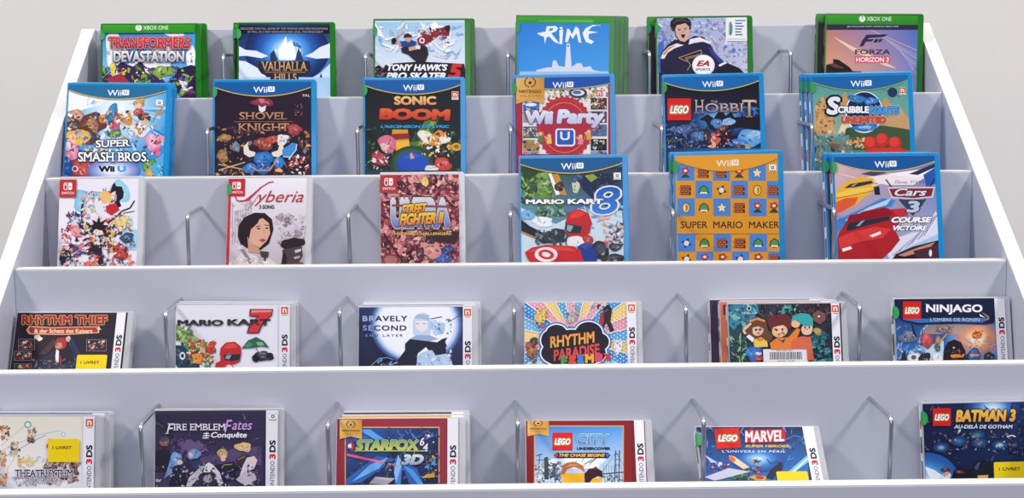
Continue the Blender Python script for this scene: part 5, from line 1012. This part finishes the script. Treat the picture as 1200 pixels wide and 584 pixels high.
SPINES = {'x': ('2c2428', ['d8d8dc', 'a03c38', 'c8843c', '4c4048']), 'w': ('eef0f4', ['2458a8', '1c1c24', 'c83c38']), 's': ('c43434', ['f0f0f0']), 'd': ('ecebf2', ['24242c', 'c83038', '8c7c4c', '4c4c80'])}
def spine(kind, root, seed=0, col=None):
    w_, h_, t_, _ = KIND[kind]; A = Art((1.6, 3, t_-1.6, h_-4)); c, pal = SPINES[kind]; A.bg(col or c)
    R = random.Random(seed*13+5); z = h_-20
    if kind == 'w': A.r('2a78c0', 1.6, h_-24, t_-1.6, h_-4)
    while z > 25:
        L = R.uniform(8, 26); A.r(R.choice(pal), 3.5, z-L, t_-3.5, z); z -= L+R.uniform(4, 18)
    # face on the left side: sheet x runs from front (0) to back (t)
    B = Art((0, 0, t_, h_)); B.V = [(t_-x, y, zz) for x, y, zz in A.V]; B.F = A.F; B.K = A.K
    return B.build('spine_label', root, w_, t_, 'side')
def green_sticker(kind, root):
    w_, h_, t_, _ = KIND[kind]; zc = h_-17.5; r = 7.5; V = []; F = []
    n = 20; P = []
    for k in range(n+1):
        a = -math.pi/2+math.pi*k/n; P.append((r*math.cos(a)*.72, r*math.sin(a)))
    # front half
    f = [((-w_/2+.3+a)*MM, (-t_-1.7)*MM, (zc+b)*MM) for a, b in P]
    s = [((-w_/2-.6)*MM, (-t_-.9+a)*MM, (zc+b)*MM) for a, b in P]
    V = f+s; n1 = len(f)
    F.append(tuple(range(n1))); F.append(tuple(range(2*n1-1, n1-1, -1))); F += [(0, n1, n1-1+n1, n1-1)]
    o = mesh_obj('green_sticker', V, F, M_gsticker, root); so = o.modifiers.new('thick', 'SOLIDIFY'); so.thickness = 0.0002
    return o
def yellow_sticker(root, kind, x, z, wd, ht, lines=True, rot=0):
    w_, h_, t_, _ = KIND[kind]; A = Art((0, 0, wd, ht))
    A.lev = 900; b = 1.2
    A.poly('f2d318', b, 0, wd-b, 0, wd, b, wd, ht-b, wd-b, ht, b, ht, 0, ht-b, 0, b)
    if lines: A.t('1 LIVRET', wd*.14, ht*.62+1.7, wd*.76, ht*.62-1.7, '2c2a20', b=.035)
    A.V = [(p[0]+x, p[1]+z, p[2]) for p in A.V]
    o = A.build('yellow_sticker', root, w_, t_); o['label'] = 'yellow sticker on the cover'; return o
def barcode_sticker(root, kind, x, z, wd, ht):
    w_, h_, t_, _ = KIND[kind]; A = Art((0, 0, wd, ht)); A.lev = 900; A.bg('e8e6ee'); R = random.Random(2); u = wd*.15
    while u < wd*.86:
        q = R.uniform(.35, 1.1); A.r('2c2838', u, ht*.3, u+q, ht*.8); u += q+R.uniform(.35, .9)
    A.t('8025 3802 7841', wd*.3, ht*.95, wd*.66, ht*.85, '3c3848', b=0); A.t('00045 5530', wd*.3, ht*.24, wd*.7, ht*.14, '3c3848', b=0)
    A.V = [(p[0]+x, p[1]+z, p[2]) for p in A.V]
    o = A.build('barcode_sticker', root, w_, t_); o['label'] = 'white sticker printed with a barcode'; return o
def strip_art(kind, spec):
    """cover of a case standing behind another: only its upper edge shows"""
    w_, h_, t_, _ = KIND[kind]; A = Art(SHEET[kind]); A.bg(spec[0])
    if kind == 'w': A.g(2.5, h_-20, 128, h_-4, '1a5c9c', '1a5c9c', '1b6fb4', '1b6fb4', 2)
    if kind == 'x': xbox_band(A, w_, h_, 12, False); A.r('2c2430', 2.5, 3, 127, h_-14)
    if kind == 'd':
        R = random.Random(len(spec)+7)
        A.r(spec[0], 1, 1.5, 117, 120); A.r('f0eff6', 117, 1.5, 130, 122)
        for k in range(26): A.r(R.choice(spec[1:]), 4+k*4.2, 108+R.uniform(-2, 2), 7+k*4.2+R.uniform(0, 4), 119.2)
        if len(spec) > 4: A.r('e2532c', 119, 110, 127, 119)
    return A
def case(kind, row, x, lean, tilt, yaw, off, label, art=None, frame=None, corners=None, sticker=False, spec=None, sheet=None, group=None, seed=0, spcol=None):
    w_, h_, t_, _ = KIND[kind]
    root = bpy.data.objects.new('game_case', None); C.objects.link(root); root.empty_display_size = .02
    root.matrix_world = pose(kind, row, x, lean, tilt, yaw, off)
    root['label'] = label; root['category'] = 'game case'; root['group'] = group or {'x': 'green plastic game cases on the top tray', 'w': 'blue plastic game cases', 's': 'slim clear game cases on the middle tray', 'd': 'small white landscape game cases on the lower trays'}[kind]
    sm, lm = shell_mesh(kind)
    for nm, me in (('case_shell', sm), ('latch', lm)):
        o = bpy.data.objects.new(nm, me); C.objects.link(o); o.parent = root
    if art:
        A = Art(sheet or SHEET[kind], frame, corners, (w_, h_)); art(A)
    else: A = strip_art(kind, spec or ['404050'])
    A.build('cover_sheet', root, w_, t_)
    spine(kind, root, seed, spcol)
    if sticker: green_sticker(kind, root)
    return root

S1 = 4.867
T = [  # kind,row,x,lean,tilt,yaw,off, corners, frame, art, sticker, label, behind=[(dx, spec, label)], extra
 ('x', 1, -486.3, 18.8, .1, 8.1, 18.6, [(118.1, 27.3), (235.3, 26.8), (118.8, 168.3), (237.8, 166.4)], (0, 0, S1), art_robots, 1, 'green game case with red and silver two-line title over purple and sky blue artwork', [(6, None, 'green game case mostly hidden behind the red and silver titled one at top left')]),
 ('x', 1, -303.5, 18.6, .2, 4.3, 16, [(279.5, 26.1), (394, 25.6), (279.3, 165.6), (395.5, 164.4)], (240, 0, S1), art_iceflame, 1, 'green game case with a white-blue flame rising over a tan title', [(-8, None, 'green game case peeking out left of the white-blue flame cover')]),
 ('x', 1, -118.4, 11.3, 0, .5, 16.2, [(437.3, 21.9), (551.2, 21), (438.2, 165.1), (552.6, 164)], (400, 0, S1), art_skater, 1, 'green game case showing a skateboarder in mid air against a cloudy sky', [(6, None, 'green game case hidden behind the skateboarder one, only its right edge showing')]),
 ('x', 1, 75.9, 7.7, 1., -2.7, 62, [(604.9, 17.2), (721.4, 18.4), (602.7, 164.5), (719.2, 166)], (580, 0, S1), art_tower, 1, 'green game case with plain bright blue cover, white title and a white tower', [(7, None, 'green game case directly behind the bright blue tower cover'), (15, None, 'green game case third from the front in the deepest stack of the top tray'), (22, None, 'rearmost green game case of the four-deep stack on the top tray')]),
 ('x', 1, 274, 9.6, -.2, -2., 15.8, [(766.5, 19.3), (879.7, 17.9), (768.1, 161.7), (881.6, 160.5)], (740, 0, S1), art_hockey, 1, 'green game case showing a shouting ice hockey player in a dark blue jersey', [(-10, None, 'green game case peeking out left of the ice hockey cover')]),
 ('x', 1, 506.6, 6., .8, -5.8, 22, [(966.7, 15.4), (1082.6, 16), (963.6, 159.7), (1079.2, 161.1)], (920, 0, 4.286), art_sunset_car, 0, 'green game case with orange and violet sunset cover and pink title bar', [(-9, None, 'green game case behind the sunset cover, its left edge sticking out')]),
 ('w', 2, -508.6, 19.4, 1.1, 2.2, 21.1, [(78.3, 96.3), (200.9, 97.6), (68.8, 263.1), (193.9, 263.9)], (50, 80, 4.172), art_brawl, 0, 'blue game case with crowded light blue cover at the left end of second tray', [(1.5, None, 'blue game case tucked behind the crowded cover at the left end of the second tray')]),
 ('w', 2, -319.7, 14.6, .3, 2.9, 1.9, [(250, 93.2), (371.1, 92.7), (249.1, 261), (371.6, 259.8)], (230, 80, 4.171), art_helmets, 1, 'blue game case with very dark cover, bronze title and blue figure with white horns', []),
 ('w', 2, -124.3, 11.7, 0, -.6, 1.2, [(425.7, 90.9), (545.7, 90), (425.9, 259), (546.6, 258.1)], (400, 80, 4.171), art_boom, 1, 'blue game case with dark green cover and yellow over orange title', []),
 ('w', 2, 74.9, 4.9, -.7, -2., .4, [(600.4, 88.2), (720.4, 85.8), (603.5, 256.9), (723, 254.8)], (580, 80, 4.171), art_party, 1, 'blue game case with crimson party cover and gold ribbon in its corner', []),
 ('w', 2, 273.1, 9.3, -.8, .4, .4, [(775.8, 87.5), (895.1, 84.9), (780.3, 255.7), (899.9, 252.9)], (750, 80, 4.171), art_dragon, 1, 'blue game case with red square logo, metallic title and stormy blue-black cover', []),
 ('w', 2, 463.5, 9.5, -.9, 1.7, 28.8, [(949, 86.8), (1068.9, 83.8), (955.2, 257.3), (1075.5, 253.9)], (920, 80, 4.174), art_globe, 1, 'blue game case with a dark globe, sandy pyramids and red second title line', [(-3, None, 'blue game case directly behind the globe and pyramids cover'), (-6.5, None, 'rearmost blue game case behind the globe and pyramids cover')]),
 ('s', 3, -503.8, 16.2, -.1, -.4, 2.4, [(70.1, 207.1), (169.9, 206.1), (64.9, 367.6), (166, 366.5)], (40, 190, 4.172), art_crowd, 0, 'slim clear case with white cover carrying a cluster of many small colourful figures', []),
 ('s', 3, -297.9, 17.6, -.1, -2.2, .4, [(267.7, 206.1), (366.8, 205.5), (262.6, 365.8), (363.2, 365.4)], (210, 190, 4.174), art_portrait, 1, 'slim clear case with dark-haired woman portrait and red handwritten title', []),
 ('s', 3, -108.7, 12.2, 0, .5, 2.4, [(445.2, 201.9), (544.7, 201), (446, 362.9), (546.3, 361.8)], (390, 190, 4.172), art_fighters, 1, 'slim clear case with red-pink cover and silver-blue letters behind yellow title', []),
 ('w', 3, 78, 14.2, -.4, -1.3, 6.6, [(607.6, 182.5), (735.6, 180.9), (609.7, 362.3), (739.3, 360.7)], (590, 170, 3.894), art_kart8, 0, 'blue game case with a red racing kart and big blue figure eight', []),
 ('w', 3, 270.6, 6.3, -1., -1.7, 15, [(787.6, 178.6), (916, 175.5), (791.4, 358.5), (919.5, 355.7)], (760, 170, 3.894), art_grid, 1, 'blue game case with orange and blue checkered cover of small icons', [(-3, None, 'blue game case pressed behind the orange and blue checkered one')]),
 ('w', 3, 463.3, 13.4, .1, 2.9, 15.2, [(973.3, 179.4), (1099.2, 178.2), (980.6, 359.7), (1107.8, 357.7)], (940, 170, 3.895), art_racers, 1, 'blue game case with a yellow and a red racing car speeding', [(-6.5, None, 'blue game case behind the racing car cover, its left spine sticking out')]),
 ('d', 4, -507.5, 28.3, -.2, -3.5, .4, [(19.1, 365), (156.1, 364.7), (3, 487.1), (143.3, 487.3)], (0, 340, 5.31), art_thief, 0, 'white case with black cover, red title, yellow sticker at left of fourth tray', []),
 ('d', 4, -319.4, 9., 1.3, 5.2, 13.8, [(208.1, 353.2), (349.1, 353), (207.8, 479.8), (348.8, 478.6)], (180, 340, 5.31), art_kart7, 0, 'small white case with white cover, black kart title and big red seven', [(1, ['ecebf4', 'e4e4ec', 'dcdce8', 'f0f0f6'], 'small white case behind the white one with the red seven')]),
 ('d', 4, -108.6, 15.1, -.1, -1.5, 28.6, [(419.8, 358.1), (560.4, 357.2), (418.9, 486.1), (560.8, 485.2)], (390, 335, 5.31), art_moon, 0, 'small white case with silver-haired figure before a huge white moon', [(3, ['2c5cb0', '24509c', '3c70c0', '2c58a8', '2048a0'], 'small white case with a blue top strip behind the moon cover'), (3, ['e8e8f0', '8c8c98', 'e8e8f0', 'd8a890', 'e8e8f0'], 'small white case rearmost behind the moon cover')]),
 ('d', 4, 80.4, 18.7, .2, -.8, 2.1, [(613.8, 353.1), (752.3, 352.5), (614.4, 478.5), (754.7, 477.9)], (590, 335, 5.31), art_party_rays, 0, 'small white case with pastel dotted rays around a black cloud title', []),
 ('d', 4, 313.1, 15.9, .1, .5, 29, [(852.5, 355), (992.4, 353.7), (856.5, 482.8), (997.8, 481.4)], (780, 335, 5.), art_trio, 0, 'small white case with three cartoon youths and a barcode sticker', [(-7, ['e0724c', 'e88450', 'c83c38', 'f0c060', '6c3838'], 'small white case with an orange top strip behind the three youths'), (-17, ['3c2c44', '2c2438', '5c4c60', '48384c', '302838'], 'white case with dark purple top strip, rearmost behind the three youths')]),
 ('d', 4, 508.1, 15.2, .3, 2.1, 7., [(1046.4, 349), (1183, 347.5), (1052.4, 475.2), (1190.2, 473.3)], (1000, 335, 5.31), art_storm, 1, 'white case with white title beside red square logo, right end of fourth tray', []),
 ('d', 5, -508.5, 10.9, 0, -2.4, 15, [(-31.9, 486.9), (118, 486.8), (-34.3, 624.9), (116.3, 625.1)], (0, 460, 4.711), art_chibi, 0, 'small white case with cream cover of tiny figures and a yellow sticker', [(7, ['2c4c9c', '2c50a4', '243c80', '3858a8', 'c8d4e8'], 'small white case with a dark blue top strip behind the cream cover')]),
 ('d', 5, -318.8, 10.2, 1.7, 6.5, .4, [(181.3, 479.5), (333.6, 478.5), (179.9, 616.9), (332.7, 614.5)], (160, 460, 4.71), art_army, 0, 'small white case with dark purple cover of fantasy warriors', []),
 ('d', 5, -121.5, 21.3, 0, -.8, 29.6, [(394.4, 489.7), (546.1, 488.7), (391.6, 629.1), (546.1, 628)], (370, 460, 4.71), art_space, 0, 'small white case with crimson border around blue spaceships and green title', [(4, ['e8a838', 'e8a030', 'f0c050', '8c3c2c', '78b0d8'], 'small white case with an orange-yellow top strip behind the spaceship cover'), (4, ['3c2438', '2c1c30', '4c3044', '6c5040'], 'small white case with a dark top strip, rearmost behind the spaceship cover')]),
 ('d', 5, 77.9, 36., .2, -.7, .4, [(615.2, 491.9), (763.7, 491.2), (616.3, 621.7), (770.2, 621)], (590, 460, 4.71), art_city, 0, 'small white case with dark red border around a sunny city and two toy heads', []),
 ('d', 5, 264.3, 42.7, 2.5, 7.3, 5.4, [(814, 499), (959.5, 498.4), (831.7, 623.8), (983.5, 622.1)], (790, 460, 4.71), art_heroes, 1, 'small white case tipped far back with red logos on a blue action cover', []),
 ('d', 5, 508.8, 11.8, -.6, .3, .4, [(1081.5, 471.4), (1229.1, 468.1), (1087, 607.1), (1235.4, 603.6)], (1000, 450, 4.36), art_orbit, 1, 'white case with yellow title on dark blue space cover at bottom right', []),
]
roots = {}
for i, (k, row, x, lean, tilt, yaw, off, cor, fr, art, stk, label, behind) in enumerate(T):
    sheet = None
    if art is art_space or art is art_city: sheet = (1, 1.5, 129, 122.5)
    roots[art.__name__] = case(k, row, x, lean, tilt, yaw, off, label, art, fr, cor, bool(stk), None, sheet, seed=i)
    nb = len(behind); t_ = KIND[k][2]/math.cos(math.radians(lean))/math.cos(math.radians(yaw))+.9
    for j, (dx, spec, lb) in enumerate(behind):
        case(k, row, x+dx, lean, tilt, yaw, off-(j+1)*t_, lb, None, None, None, bool(stk) and dx < 0, spec, seed=i+j+40)
yellow_sticker(roots['art_thief'], 'd', 77, 47, 35, 24)
yellow_sticker(roots['art_chibi'], 'd', 81, 74, 33.5, 24.5)
yellow_sticker(roots['art_heroes'], 'd', 80, 46, 34, 22, False)
yellow_sticker(roots['art_orbit'], 'd', 75, 38, 38, 20)
barcode_sticker(roots['art_trio'], 'd', 39, 53, 51, 17)
